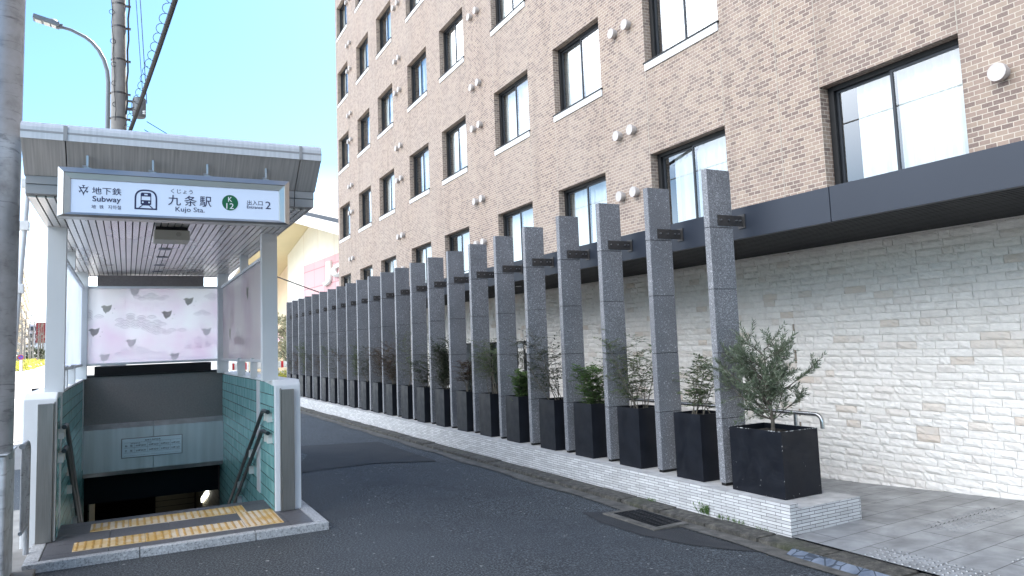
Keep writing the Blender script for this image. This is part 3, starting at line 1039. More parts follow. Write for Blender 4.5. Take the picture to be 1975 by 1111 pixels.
# split-face stone cladding
g = MB()
rs = random.Random(11)
SX = 7.0
course = 0.0752
row = 0
z = -0.12
while z < 2.52:
    z1 = min(z + course, 2.525)
    yv = -2.5 + rs.uniform(0, 0.2)
    while yv < 27.5:
        L = rs.choice([0.11, 0.17, 0.19, 0.21, 0.22, 0.23, 0.26])
        y1 = yv + L
        if abs(6.075 - (yv + y1) / 2) < L / 2 + 0.012:          # keep the vertical movement joint straight
            if yv < 6.06:
                y1 = 6.062
                if y1 - yv < 0.03:
                    yv = 6.088; continue
        cyy, czz = (yv + y1) / 2, (z + z1) / 2
        if not (12.45 < cyy < 16.0 and czz < 1.64):
            fine = yv < 12.5
            nx, nz = (5, 3) if fine else (2, 1)
            q = 0.0022
            depth = rs.uniform(0.017, 0.028)
            tilt = rs.uniform(-0.007, 0.007); tilt2 = rs.uniform(-0.005, 0.005)
            base = len(g.v)
            for kz in range(nz + 1):
                for kx in range(nx + 1):
                    fx, fz = kx / nx, kz / nz
                    edge = (kx in (0, nx)) + (kz in (0, nz))
                    d = depth + tilt * (fz - 0.5) * 2 + tilt2 * (fx - 0.5) * 2 + (rs.uniform(-0.0045, 0.0045) if fine else 0)
                    if edge and fine:
                        d = 0.012 + rs.uniform(0, 0.008)
                    g.v.append((SX - d, yv + q + (y1 - yv - 2 * q) * fx, z + q + (z1 - z - 2 * q) * fz))
            for kz in range(nz):
                for kx in range(nx):
                    p = base + kz * (nx + 1) + kx
                    g.f.append((p, p + 1, p + nx + 2, p + nx + 1)); g.mi.append(0)
            # returns to the backing
            ring = [base + kx for kx in range(nx + 1)] + [base + kz * (nx + 1) + nx for kz in range(1, nz + 1)] + \
                   [base + nz * (nx + 1) + kx for kx in range(nx - 1, -1, -1)] + [base + kz * (nx + 1) for kz in range(nz - 1, 0, -1)]
            b2 = len(g.v)
            for idx in ring:
                vx = g.v[idx]
                g.v.append((SX + 0.002, vx[1], vx[2]))
            m_ = len(ring)
            for t in range(m_):
                g.f.append((ring[t], ring[(t + 1) % m_], b2 + (t + 1) % m_, b2 + t)); g.mi.append(0)
        yv = y1
    z = z1
    row += 1
build(g, 'stone_cladding', 'split_stone', hotel)
g = MB()
g.box(SX, 7.4, -22, 12.45, -0.2, 2.53); g.box(SX, 7.4, 16.0, 29.0, -0.2, 2.53); g.box(SX, 7.4, 12.45, 16.0, 1.64, 2.53)
g.box(SX - 0.02, SX + 0.0, -22, 29, 2.526, 2.545)
g.cur = 1
g.box(SX - 0.012, SX - 0.001, 6.066, 6.084, -0.1, 2.524)
build(g, 'stone_backing', ['stone_joint', 'joint_brown'], hotel)
g = MB()
g.quad([(7.12, 12.45, -0.2), (7.12, 16.0, -0.2), (7.12, 16.0, 1.64), (7.12, 12.45, 1.64)])
lob = build(g, 'lobby_window', 'lobby_glass', hotel)
g = MB()
for yy in (12.47, 13.3, 14.2, 15.1, 15.98):
    g.box(7.06, 7.11, yy - 0.025, yy + 0.025, -0.2, 1.64)
g.box(7.06, 7.11, 12.45, 16.0, 1.58, 1.64)
gf = build(g, 'frame', 'window_black', lob)
g = MB()
g.box(8.6, 8.62, 12.0, 16.4, -0.2, 2.2)
build(g, 'room', 'room_dark', lob)

# ================================================================== PLANTER WALL
pw = thing('planter_wall', (4.71, 4.255, 0), 'low white wall of thin border tiles carrying the pillars and planters', 'low wall')
PY0, PY1 = 4.255, 26.2
g = MB()
g.box(4.71, 4.80, PY0, PY1, -0.1, 0.236)
g.cur = 1
g.quad([(4.7085, PY0 - 0.0015, -0.1), (4.80, PY0 - 0.0015, -0.1), (4.80, PY0 - 0.0015, 0.236), (4.7085, PY0 - 0.0015, 0.236)])
g.quad([(4.80, PY0, -0.1), (5.55, PY0, -0.1), (5.55, PY0, 0.196), (4.80, PY0, 0.196)])
g.cur = 0
g.quad([(5.55, PY0, -0.1), (5.55, PY1, -0.1), (5.55, PY1, 0.196), (5.55, PY0, 0.196)])
g.quad([(4.80, PY1, -0.1), (5.55, PY1, -0.1), (5.55, PY1, 0.196), (4.80, PY1, 0.196)])
build(g, 'tiled_face', ['border_tile', 'border_tile_end'], pw)
g = MB()
g.quad([(4.8005, PY0 + 0.001, 0.197), (5.549, PY0 + 0.001, 0.197), (5.549, PY1, 0.197), (4.8005, PY1, 0.197)])
g.box(4.711, 4.799, PY0 + 0.002, PY1 - 0.002, 0.2355, 0.2375)
build(g, 'coping', 'wall_coping', pw)

# ================================================================== PILLARS
ORD = ['first', 'second', 'third', 'fourth', 'fifth', 'sixth', 'seventh', 'eighth', 'ninth', 'tenth', 'eleventh', 'twelfth', 'thirteenth',
       'fourteenth', 'fifteenth', 'sixteenth', 'seventeenth', 'eighteenth', 'nineteenth', 'twentieth', 'twenty-first', 'twenty-second', 'twenty-third']
def pillar_label(i):
    if i == 0: return 'grey granite slab pillar nearest the big square planter, first of the row'
    if i == 22: return 'grey granite slab pillar at the far end of the row, last before the store'
    return '%s grey granite slab pillar counted from the big square planter' % ORD[i]
def make_pillar():
    y0, y1 = 5.25, 5.325
    t = thing('stone_pillar', (5.15, 5.2875, 0.197), pillar_label(0), 'pillar', 'granite slab pillars along the planter wall')
    g = MB()
    zj = [0.222, 0.815, 1.425, 2.03, 2.625, 3.195]
    for a, b in zip(zj[:-1], zj[1:]):
        g.box(5.0, 5.30, y0, y1, a + 0.0025, b - 0.0025)
    sh = build(g, 'shaft', 'grey_granite', t, bevel=0.0025, seg=1)
    g = MB()
    g.box(5.006, 5.294, y0 + 0.006, y1 - 0.006, 0.225, 3.19)
    build(g, 'core', 'gap_black', t)
    g = MB()
    g.box(5.012, 5.29, y0 + 0.008, y1 - 0.008, 0.198, 0.221)  # dark of the gap under the shaft, put in as a black block
    build(g, 'shadow_gap', 'gap_black', t)
    g = MB()
    g.box(5.102, 5.418, y0 - 0.0085, y0 - 0.0005, 2.645, 2.748)
    g.box(5.418, 5.427, y0 - 0.045, y0 + 0.045, 2.628, 2.765)
    br = build(g, 'bracket', 'bracket_steel', t)
    for xb in (5.135, 5.235, 5.335, 5.385):
        g = MB()
        g.cyl((xb, y0 - 0.009, 2.70), (xb, y0 - 0.026, 2.70), 0.0075, 8)
        build(g, 'bolt', 'bolt_steel', br)
    return t
p0 = make_pillar()
for i in range(1, 23):
    c = copy_tree(p0)
    c.location = (5.15, 5.2875 + 0.9 * i, 0.197)
    c.rotation_euler.z = rad(0.5) * math.sin(i * 2.7)
    c['label'] = pillar_label(i)

# ================================================================== PLANTERS
def planter(name, x0, x1, y0, y1, z0, z1, label, group=None, chips=False):
    t = thing(name, ((x0 + x1) / 2, (y0 + y1) / 2, z0), label, 'planter', group)
    w = 0.014
    g = MB()
    g.box(x0, x1, y0, y0 + w, z0, z1); g.box(x0, x1, y1 - w, y1, z0, z1)
    g.box(x0, x0 + w, y0 + w, y1 - w, z0, z1); g.box(x1 - w, x1, y0 + w, y1 - w, z0, z1)
    build(g, 'box', 'planter_black', t)
    g = MB()
    nx = 8
    rs = random.Random(int(y0 * 100))
    H = [[z1 - 0.045 + rs.uniform(-0.012, 0.012) for _ in range(nx + 1)] for _ in range(nx + 1)]
    for i in range(nx):
        for j in range(nx):
            P = lambda a, b: (x0 + w + (x1 - x0 - 2 * w) * a / nx, y0 + w + (y1 - y0 - 2 * w) * b / nx, H[a][b])
            g.quad([P(i, j), P(i + 1, j), P(i + 1, j + 1), P(i, j + 1)])
    build(g, 'soil', 'soil', t)
    if chips:
        g = MB()
        for q in range(70):
            e = rs.randrange(4); f = rs.random(); r = rs.uniform(0.001, 0.0035); L = rs.uniform(0.002, 0.009)
            if e == 0: c_ = (x0, y0 + f * (y1 - y0), z1)
            elif e == 1: c_ = (x0 + f * (x1 - x0), y0, z1)
            elif e == 2: c_ = (x1, y0 + f * (y1 - y0), z1)
            else: c_ = (x0 + f * (x1 - x0), y1, z1)
            ax = (0, L, 0) if e in (0, 2) else (L, 0, 0)
            ay = (r, 0, 0) if e in (0, 2) else (0, r, 0)
            g.obox(c_, ax, ay, (0, 0, r * 0.8))
        for q in range(22):
            zz = z0 + (z1 - z0) * rs.random() ** 2
            r = rs.uniform(0.0006, 0.0016)
            if rs.random() < 0.6: g.obox((x0, y0 + rs.random() * (y1 - y0), zz), (0.0008, 0, 0), (0, r, 0), (0, 0, r * rs.uniform(0.6, 2)))
            else: g.obox((x0 + rs.random() * (x1 - x0), y0, zz), (r, 0, 0), (0, 0.0008, 0), (0, 0, r * rs.uniform(0.6, 2)))
        for q in range(3):
            g.obox((x0, y0, z0 + rs.random() * (z1 - z0)), (0.0012, 0, 0), (0, 0.0012, 0), (0, 0, rs.uniform(0.002, 0.006)))
        build(g, 'chipped_paint', 'chipped_edge', t)
    return t
planter('planter_box', 4.955, 5.40, 4.515, 5.115, 0.1985, 0.76, 'big square black planter with chipped edges at the near end of the wall', None, True)
def planter_label(k_):
    if k_ == 0: return 'tall black planter between the first and second granite pillars from the big planter'
    if k_ == 21: return 'tall black planter between the last two granite pillars at the far end'
    return 'tall black planter between the %s and %s granite pillars from the big planter' % (ORD[k_], ORD[k_ + 1])
PLY = [5.515 + 0.9 * i + (0.055 if i in (1, 2, 4) else 0.02 * ((i * 7) % 3)) for i in range(22)]
pl0 = None
for k_ in range(22):
    if pl0 is None:
        pl0 = planter('tall_planter', 4.975, 5.345, PLY[0], PLY[0] + 0.385, 0.1985, 0.835, planter_label(0), 'tall black planters between the pillars')
    else:
        c = copy_tree(pl0)
        c.location = (pl0.location.x, PLY[k_] + 0.1925, pl0.location.z)
        c['label'] = planter_label(k_)

# ================================================================== PLANTS
def leaf_quad(g, p, d, n, L, W):
    d = Vector(d).normalized(); n = Vector(n)
    s_ = d.cross(n)
    if s_.length < 1e-4: s_ = d.orthogonal()
    s_.normalize(); up = s_.cross(d)
    p = Vector(p)
    g.quad([p, p + d * L * 0.45 + s_ * W * 0.5 + up * W * 0.12, p + d * L, p + d * L * 0.45 - s_ * W * 0.5 + up * W * 0.12])
def rvec(r):
    while True:
        v = Vector((r.uniform(-1, 1), r.uniform(-1, 1), r.uniform(-1, 1)))
        if 0.05 < v.length < 1: return v.normalized()

def frond(gl, gs, r, p, d, L, n_pair, leafL, leafW):
    """a pinnate spray: drooping midrib with paired leaflets and side sprigs"""
    d = Vector(d).normalized()
    pts = [Vector(p)]
    for i in range(n_pair):
        d = (d + Vector((0, 0, -0.055)) + rvec(r) * 0.05).normalized()
        pts.append(pts[-1] + d * (L / n_pair))
    gs.tube(pts, [0.0016 * (1 - 0.6 * i / n_pair) for i in range(n_pair + 1)], 4, False)
    for i in range(1, n_pair + 1):
        dd = (pts[i] - pts[i - 1]).normalized()
        side = dd.cross(Vector((0, 0, 1)))
        if side.length < 0.1: side = dd.orthogonal()
        side.normalize()
        for sg in (-1, 1):
            if r.random() < 0.12: continue
            ld = (dd * 0.6 + side * sg * 0.9 + rvec(r) * 0.28)
            l_ = leafL * r.uniform(0.7, 1.15)
            leaf_quad(gl, pts[i], ld, Vector((0, 0, 1)) + rvec(r) * 0.45, l_, leafW * r.uniform(0.8, 1.15))
    leaf_quad(gl, pts[-1], d, Vector((0, 0, 1)), leafL, leafW)

def shrub(seed, base, kind, h, spread, stems, dens, leafmat, label, group, lean=(0, 0)):
    r = random.Random(seed)
    t = thing('potted_shrub', base, label, 'shrub', group)
    gs, gl = MB(), MB()
    B = Vector(base)
    h *= 1.12
    for s_ in range(int(stems * 1.4)):
        a = r.uniform(0, 2 * PI)
        p = B + Vector((r.uniform(-0.10, 0.10), r.uniform(-0.10, 0.10), -0.03))
        d = Vector((math.cos(a) * spread * 0.9 + lean[0], math.sin(a) * spread * 0.9 + lean[1], 1)).normalized()
        H = h * r.uniform(0.62, 1.0)
        n = 9
        path = [p]
        for i in range(n):
            d = (d + rvec(r) * 0.10 + Vector((0, 0, 0.02))).normalized()
            path.append(path[-1] + d * (H / n))
        r0 = r.uniform(0.004, 0.0075)
        gs.tube(path, [r0 * (1 - 0.75 * i / n) for i in range(n + 1)], 5, False)
        start = {'airy': 3, 'bushy': 1, 'top': 5, 'column': 2}[kind]
        for i in range(start, n + 1):
            m = dens + (i % 2) if i < n else dens + 3
            for q in range(m):
                aa = r.uniform(0, 2 * PI)
                el = r.uniform(0.1, 0.85)
                fd = Vector((math.cos(aa), math.sin(aa), el))
                if kind == 'column': fd.z = r.uniform(0.4, 1.4)
                L = h * r.uniform(0.16, 0.30) * (0.75 if kind in ('bushy', 'column') else 1.0)
                st = path[i].lerp(path[i - 1], r.random())
                frond(gl, gs, r, st, fd, L, r.choice([4, 5, 6]), r.uniform(0.038, 0.058), r.uniform(0.018, 0.025))
    build(gs, 'stem', 'twig', t)
    build(gl, 'foliage', leafmat, t)
    return t

KIND = {0: ('airy', 0.62, 0.50, 5, 2, 'green_leaf', 'loose green shrub'),
        1: ('airy', 0.80, 0.50, 8, 2, 'green_leaf', 'tall airy olive-brown shrub'),
        2: ('bushy', 0.52, 0.22, 9, 3, 'bright_leaf', 'fresh green bushy shrub'),
        3: ('airy', 0.92, 0.48, 6, 2, 'dark_leaf', 'tall open shrub with leaning pale stems'),
        4: ('bushy', 0.40, 0.25, 7, 3, 'bright_leaf', 'short dense green shrub'),
        5: ('top', 0.88, 0.25, 6, 3, 'green_leaf', 'tall shrub leafy only at the top'),
        6: ('top', 0.52, 0.30, 8, 2, 'red_leaf', 'sparse brown shrub'),
        7: ('column', 0.85, 0.16, 8, 4, 'dark_leaf', 'dense dark green shrub'),
        8: ('airy', 0.70, 0.42, 6, 2, 'dark_leaf', 'ragged dark shrub'),
        9: ('airy', 1.28, 0.34, 4, 3, 'green_leaf', 'very tall thin yellow-green shrub'),
        10: ('airy', 0.85, 0.35, 5, 3, 'red_leaf', 'reddish purple shrub'),
        11: ('airy', 0.80, 0.38, 5, 2, 'red_leaf', 'dark reddish shrub')}
for k_ in range(22):
    kind, h, sp, ns, dn, lm, desc = KIND.get(k_, None) or \
        [('airy', 0.78, 0.36, 4, 2, 'dark_leaf', 'dark shrub'), ('column', 0.9, 0.2, 4, 3, 'green_leaf', 'upright green shrub'),
         ('airy', 0.72, 0.35, 4, 2, 'red_leaf', 'brownish shrub')][k_ % 3]
    lab = '%s in the planter between the %s and %s pillars' % (desc, ORD[k_], ORD[k_ + 1])
    shrub(40 + k_, (5.16, PLY[k_] + 0.19, 0.79), kind, h, sp, ns, dn, lm, lab, 'shrubs in the tall planters', (-0.10 if k_ == 3 else 0.0, 0.10 if k_ in (1, 3) else 0))

def olive():
    r = random.Random(7)
    B = Vector((5.17, 4.80, 0.70))
    t = thing('olive_tree', B, 'small olive tree with narrow grey-green leaves in the big square planter', 'olive tree')
    gs, gl = MB(), MB()
    trunk = [B + Vector((0, 0, -0.02)), B + Vector((0.005, 0.0, 0.12)), B + Vector((-0.01, 0.01, 0.28)), B + Vector((-0.005, 0.03, 0.45)),
             B + Vector((-0.02, 0.02, 0.62)), B + Vector((-0.01, 0.03, 0.76))]
    gs.tube(trunk, [0.019, 0.016, 0.014, 0.011, 0.007, 0.004], 8, False)
    def twig(p, d, L, n):
        d = Vector(d).normalized(); pts = [Vector(p)]
        for i in range(n):
            d = (d + rvec(r) * 0.10 + Vector((0, 0, 0.05))).normalized()
            pts.append(pts[-1] + d * (L / n))
        gs.tube(pts, [0.0028 * (1 - 0.7 * i / n) for i in range(n + 1)], 4, False)
        for i in range(1, n + 1):
            dd = (pts[i] - pts[i - 1]).normalized()
            o1 = dd.orthogonal().normalized(); o2 = dd.cross(o1)
            a = r.uniform(0, 2 * PI)
            for q in range(3):
                aa = a + q * 2 * PI / 3 + r.uniform(-0.4, 0.4)
                ld = dd * 0.9 + (o1 * math.cos(aa) + o2 * math.sin(aa)) * r.uniform(0.45, 0.9)
                leaf_quad(gl, pts[i], ld, rvec(r), r.uniform(0.034, 0.056), r.uniform(0.0085, 0.012))
        leaf_quad(gl, pts[-1], d, rvec(r), 0.035, 0.008)
    limbs = []
    for i in range(24):
        f = r.uniform(0.18, 1.0)
        idx = f * (len(trunk) - 1); i0 = min(int(idx), len(trunk) - 2)
        p = trunk[i0].lerp(trunk[i0 + 1], idx - i0)
        a = r.uniform(0, 2 * PI)
        L = r.uniform(0.22, 0.40) * (1.1 - 0.55 * f)
        limbs.append((p, Vector((math.cos(a), math.sin(a), r.uniform(0.15, 0.9))), L))
    # two long side limbs the photograph shows: one towards the first pillar, one out to the right
    limbs += [(trunk[2], Vector((-0.25, 0.95, 0.45)), 0.50), (trunk[2], Vector((-0.45, 0.85, 0.7)), 0.50), (trunk[3], Vector((-0.35, 0.9, 0.5)), 0.42),
              (trunk[1], Vector((-0.35, 0.95, 0.5)), 0.46), (trunk[3], Vector((-0.1, 0.95, 0.75)), 0.40),
              (trunk[2], Vector((0.5, 0.8, 0.5)), 0.34), (trunk[2], Vector((0.8, -0.55, 0.75)), 0.48), (trunk[3], Vector((0.35, -0.5, 0.75)), 0.26),
              (trunk[1], Vector((0.1, 0.9, 0.55)), 0.30), (trunk[1], Vector((0.75, -0.35, 0.5)), 0.30)]
    for (p, d, L) in limbs:
        d = d.normalized(); pts = [p]; n = 5
        for i in range(n):
            d = (d + rvec(r) * 0.12 + Vector((0, 0, 0.06))).normalized()
            pts.append(pts[-1] + d * L / n)
        gs.tube(pts, [0.0065 * (1 - 0.6 * i / n) for i in range(n + 1)], 5, False)
        for i in range(1, n + 1):
            for q in range((1 if (i + len(pts)) % 2 else 2) if i < n else 3):
                twig(pts[i], (pts[i] - pts[i - 1]).normalized() * 0.8 + rvec(r) * 0.8, r.uniform(0.09, 0.20), r.choice([6, 8, 9]))
    build(gs, 'branches', 'bark', t, smooth=True)
    build(gl, 'foliage', 'olive_leaf', t)
olive()

# weeds at the foot of the wall
def weed(seed, x, y, h, n, label):
    r = random.Random(seed)
    g = MB()
    for i in range(n):
        p = Vector((x + r.uniform(-0.02, 0.012), y + r.uniform(-0.07, 0.07), -0.01))
        d = Vector((r.uniform(-0.5, 0.3), r.uniform(-0.6, 0.6), 1))
        L = h * r.uniform(0.4, 1)
        leaf_quad(g, p, d, rvec(r), L, L * 0.14)
        for q in range(3):
            leaf_quad(g, p + d.normalized() * L * r.uniform(0.3, 0.9), d + rvec(r) * 1.1, rvec(r), L * 0.35, L * 0.12)
    tag(build(g, 'weed', 'bright_leaf'), label, 'weed', 'weeds along the kerb')
weed(1, 4.70, 5.22, 0.11, 26, 'tallest feathery weed growing at the foot of the white tiled wall')
weed(2, 4.69, 4.98, 0.055, 26, 'low weed tuft just right of the tallest weed on the kerb')
weed(3, 4.69, 4.80, 0.05, 22, 'low weed tuft on the kerb midway to the wall corner')
weed(4, 4.685, 4.52, 0.035, 16, 'tiny flat weed nearest the corner of the white tiled wall')
weed(5, 4.66, 5.92, 0.045, 24, 'small mossy weed tuft above the drain grate')

# fallen leaves and grit along the gutter
g = MB()
r = random.Random(77)
for i in range(150):
    yy = r.uniform(3.0, 20.0)
    xx = 4.44 - abs(r.gauss(0, 0.10))
    zz = road_z(xx) + 0.014
    a = r.uniform(0, 6.28); L_ = r.uniform(0.008, 0.024)
    leaf_quad(g, (xx, yy, zz), (math.cos(a), math.sin(a), r.uniform(-0.05, 0.2)), (0, 0, 1), L_, L_ * 0.5)
o = build(g, 'fallen_leaves', 'litter_leaf')
o['kind'] = 'stuff'; o['label'] = 'dry leaf litter scattered along the gutter'; o['category'] = 'leaf litter'
# stainless handrail behind the planters
g = MB()
hr = [(6.4, 9.6, 0.742)] + [(6.4, 5.36, 0.742)] + [(6.4, 5.36 - 0.075 * math.sin(t), 0.742 - 0.075 * (1 - math.cos(t))) for t in (0.3, 0.6, 0.9, 1.2, PI / 2)] + [(6.4, 5.285, 0.60)]
hp = thing('stainless_handrail', (6.4, 5.5, 0), 'curved stainless steel handrail standing in front of the pale stone wall', 'handrail')
g.tube(hr, 0.022, 14)
build(g, 'rail', 'stainless', hp, smooth=True)
for yy in (5.62, 7.6, 9.5):
    g = MB()
    g.cyl((6.4, yy, -0.05), (6.4, yy, 0.725), 0.021, 14)
    build(g, 'post', 'stainless', hp, smooth=True)

# drain grate and kerb ramp
gt = thing('drain_grate', (4.22, 5.45, road_z(4.22)), 'black iron drain grate sunk in the gutter', 'drain grate')
zr = road_z(4.25)
g = MB()
for i in range(15):
    yy = 5.22 + i * 0.041
    g.obox((4.265, yy, zr + 0.016), (0.145, 0, -0.004), (0, 0.0085, 0), (0, 0, 0.006))
for xx in (4.12, 4.19, 4.265, 4.34, 4.41):
    g.obox((xx, 5.505, zr + 0.015), (0.006, 0, 0), (0, 0.30, 0), (0, 0, 0.006))
build(g, 'bars', 'iron_grate', gt)
g = MB()
g.obox((4.265, 5.505, zr + 0.0105), (0.155, 0, -0.003), (0, 0.31, 0), (0, 0, 0.001))
build(g, 'pit', 'underground_black', gt)
g = MB()
for (xa, xb, ya, yb) in ((4.04, 4.115, 5.12, 5.88), (4.116, 4.42, 5.12, 5.195), (4.116, 4.42, 5.815, 5.88)):
    g.box(xa, xb, ya, yb, zr - 0.05, zr + 0.022)
build(g, 'concrete_collar', 'gutter_concrete', gt, bevel=0.006)
g = MB()
for i in range(4):
    ya, yb = 4.04 - 0.6 * i, 4.04 - 0.6 * (i + 1) + 0.006
    g.prism([(4.385, -0.045), (4.47, -0.045), (4.47, -0.006)], yb, ya, 'y')
single(g, 'kerb_ramp', 'ramp_rubber', 'blue-grey rubber kerb ramp plates with a hexagon pattern in the gutter', 'kerb ramp')

# ================================================================== SUBWAY ENTRANCE
ST0 = stp(0.36, 7.54, 0)
sub = thing('subway_entrance', ST0, 'covered subway stair entrance with white end walls and teal tiled sides', 'subway entrance', rz=-TH)
UL, UR = -0.534, 1.275
VF, VB = 7.54, 12.35
def B_(mb, name, mat, parent=sub, **kw):
    return build(mb, name, mat, parent, T=ST, **kw)
# platform and kerbs
g = MB()
ug = [-0.585, -0.12, 0.35, 0.83, 1.30, 1.50]
for i in range(len(ug) - 1):
    for (a, b) in ((6.87, 7.015), (7.018, 7.345), (7.348, 7.695), (7.698, 8.045), (8.048, 8.20)):
        g.box(ug[i] + 0.0015, ug[i + 1] - 0.0015, a, b - 0.001, -0.05, 0.063)
B_(g, 'platform', 'step_granite', bevel=0.002, seg=1)
g = MB()
for (a, b) in ((-0.69, 0.10), (0.106, 0.985), (0.991, 1.61)):
    g.box(a, b, 6.778, 6.865, -0.05, 0.066)
g.box(1.505, 1.61, 6.869, 8.6, -0.05, 0.066)
g.box(1.53, 1.61, 8.605, 12.5, -0.05, 0.066)
g.box(-0.69, -0.59, 6.869, 7.535, -0.05, 0.066)
B_(g, 'edge_kerb', 'kerb_granite', bevel=0.008)
# tactile paving
def tactile(u0, u1, v0, v1, name):
    g = MB()
    n = max(1, round((u1 - u0) / 0.285))
    for i in range(n):
        a = u0 + (u1 - u0) * i / n; b = u0 + (u1 - u0) * (i + 1) / n
        g.box(a + 0.0015, b - 0.0015, v0, v1, 0.055, 0.0675)
    g.cur = 1
    ku = max(1, int(round((u1 - u0) / 0.057))); kv = max(1, int(round((v1 - v0) / 0.0575)))
    for i in range(ku):
        for j in range(kv):
            g.dome((u0 + (i + 0.5) * (u1 - u0) / ku, v0 + (j + 0.5) * (v1 - v0) / kv, 0.0675), 0.0135, 0.006)
    B_(g, name, ['tactile_yellow', 'tactile_dome'])
tactile(-0.381, 0.942, 7.020, 7.340, 'tactile_paving')
tactile(-0.282, 0.942, 7.702, 8.042, 'tactile_paving')
tactile(0.946, 1.265, 7.020, 7.686, 'tactile_paving')
tactile(0.946, 1.037, 7.690, 8.042, 'tactile_paving')
# end walls and long side walls: white render outside, teal tile inside
for (ua, ub, nm) in ((UR, 1.525, 'R'), (-0.785, UL, 'L')):
    g = MB()
    g.prism([(VF, -0.2), (VF, 1.262), (VF + 0.07, 1.312), (VB, 1.312), (VB, -0.2)], ua, ub, 'x')
    B_(g, 'side_wall', 'white_render', bevel=0.012)
for (u0, sg) in ((UR, -1), (UL, 1)):
    g = MB()
    x = u0 + sg * 0.004
    a0, a1 = VF + 0.012, VB
    g.quad([(x, a0, 0.064), (x, 8.21, 0.064), (x, 8.21, 1.290), (x, a0, 1.256)])
    g.quad([(x, 8.21, -3.2), (x, a1, -3.2), (x, a1, 1.290), (x, 8.21, 1.290)])
    B_(g, 'tile_lining', 'teal_tile')
    for (a, b, zb_) in ((8.40, 8.62, 0.10), (12.05, 12.2, 0.12)) if sg < 0 else ((7.85, 7.98, 0.10), (11.6, 11.75, 0.1)):
        g = MB()
        g.box(min(x, x + sg * 0.006), max(x, x + sg * 0.006), a, b, zb_, 1.285)
        B_(g, 'wall_strip', 'post_paint')
# stainless shutter guides on the end walls
for (ua, ub) in ((1.335, 1.452), (-0.672, -0.555)):
    g = MB()
    g.box(ua, ub, VF - 0.055, VF - 0.001, 0.067, 1.222)
    g.box(ua - 0.012 if ua > 0 else ub + 0.001, ua - 0.001 if ua > 0 else ub + 0.012, VF - 0.038, VF - 0.001, 0.067, 1.235)
    B_(g, 'shutter_guide', 'guard_steel', bevel=0.003)
# stair
g = MB()
nst = 22
for i in range(nst):
    v0 = 8.21 + 0.30 * i
    z0 = 0.0635 - 0.152 * (i + 1)
    g.box(UL + 0.006, UR - 0.006, v0, v0 + 0.31, -4.2, z0)
B_(g, 'stair', 'step_granite')
g = MB()
g.box(UL + 0.006, UR - 0.006, 8.202, 8.209, -0.06, 0.0632)
B_(g, 'stair_nosing', 'step_granite')
# posts
VC0, VC1 = 7.69, 7.80
for (ua, ub) in ((1.188, 1.338), (-0.645, -0.497)):
    g = MB(); g.box(ua, ub, VC0, VC1, 1.305, 2.80)
    B_(g, 'post', 'post_paint', bevel=0.004)
    g = MB(); g.box(ua, ub, 11.78, 11.92, 1.305, 2.80)
    B_(g, 'post', 'post_paint', bevel=0.004)
    g = MB(); g.box(ua + 0.03, ub - 0.03, 9.78, 9.86, 1.305, 1.53)
    B_(g, 'post', 'post_paint', bevel=0.003)
    g = MB()
    g.box(ua + 0.03, ub - 0.03, 9.5, 9.58, 2.58, 2.80)
    B_(g, 'post', 'post_paint', bevel=0.003)
    g = MB(); g.box(ua + 0.04, ub - 0.04, 8.75, 8.82, 1.305, 1.53)
    B_(g, 'post', 'post_paint', bevel=0.003)
# glazed screens
def screen(name, u0, u1, v0, v1, glassmat):
    zb_, zt = 1.515, 2.565
    du, dv = u1 - u0, v1 - v0
    t = 0.028
    for z_ in (zb_ - 0.03, zt - 0.002):
        g = MB()
        g.box(min(u0, u1) - (t if du == 0 else 0), max(u0, u1) + (t if du == 0 else 0), min(v0, v1) - (t if dv == 0 else 0), max(v0, v1) + (t if dv == 0 else 0), z_, z_ + 0.032)
        fr = B_(g, 'screen_rail', 'post_paint', bevel=0.003)
    g = MB()
    if du == 0:
        g.box(u0 - 0.004, u0 + 0.004, v0, v1, zb_, zt)
        seams = [(u0 - 0.0048, u0 + 0.0048, vv - 0.003, vv + 0.003) for vv in ((v0 + v1) / 2,)]
    else:
        g.box(u0, u1, v0 - 0.004, v0 + 0.004, zb_, zt)
        seams = []
    gp = B_(g, name, glassmat)
    return fr, gp
scr_r, gl_r = screen('side_screen', 1.262, 1.262, 7.82, 11.77, 'frosted_grey')
scr_l, gl_l = screen('side_screen', -0.572, -0.572, 7.82, 11.77, 'frosted_blue')
scr_b, gl_b = screen('rear_screen', -0.50, 1.19, 11.85, 11.85, 'frosted_pink')
# printed waves and plovers on the glass
def arc_ring(g, O, ax, az, nrm, r0, r1, a0, a1, n=10):
    for i in range(n):
        t0, t1 = a0 + (a1 - a0) * i / n, a0 + (a1 - a0) * (i + 1) / n
        P = lambda r_, t: O + ax * (r_ * math.cos(t)) + az * (r_ * math.sin(t)) + nrm
        g.quad([P(r0, t0), P(r1, t0), P(r1, t1), P(r0, t1)])
def waves(g, O, ax, az, nrm, rows, R=0.052):
    """overlapping fans; rows: list of (first column, count) from the bottom up"""
    for j, (c0, cnt) in enumerate(rows):
        for i in range(cnt):
            cx_ = (c0 + i + (0.5 if j % 2 else 0)) * 2 * R
            cz_ = j * R * 0.5
            o_ = O + ax * cx_ + az * cz_
            for (ra, rb) in ((0.92, 1.0), (0.62, 0.69), (0.32, 0.38)):
                t = 0.5
                arc_ring(g, o_, ax, az, nrm, R * ra, R * rb, t, PI - t, 8)
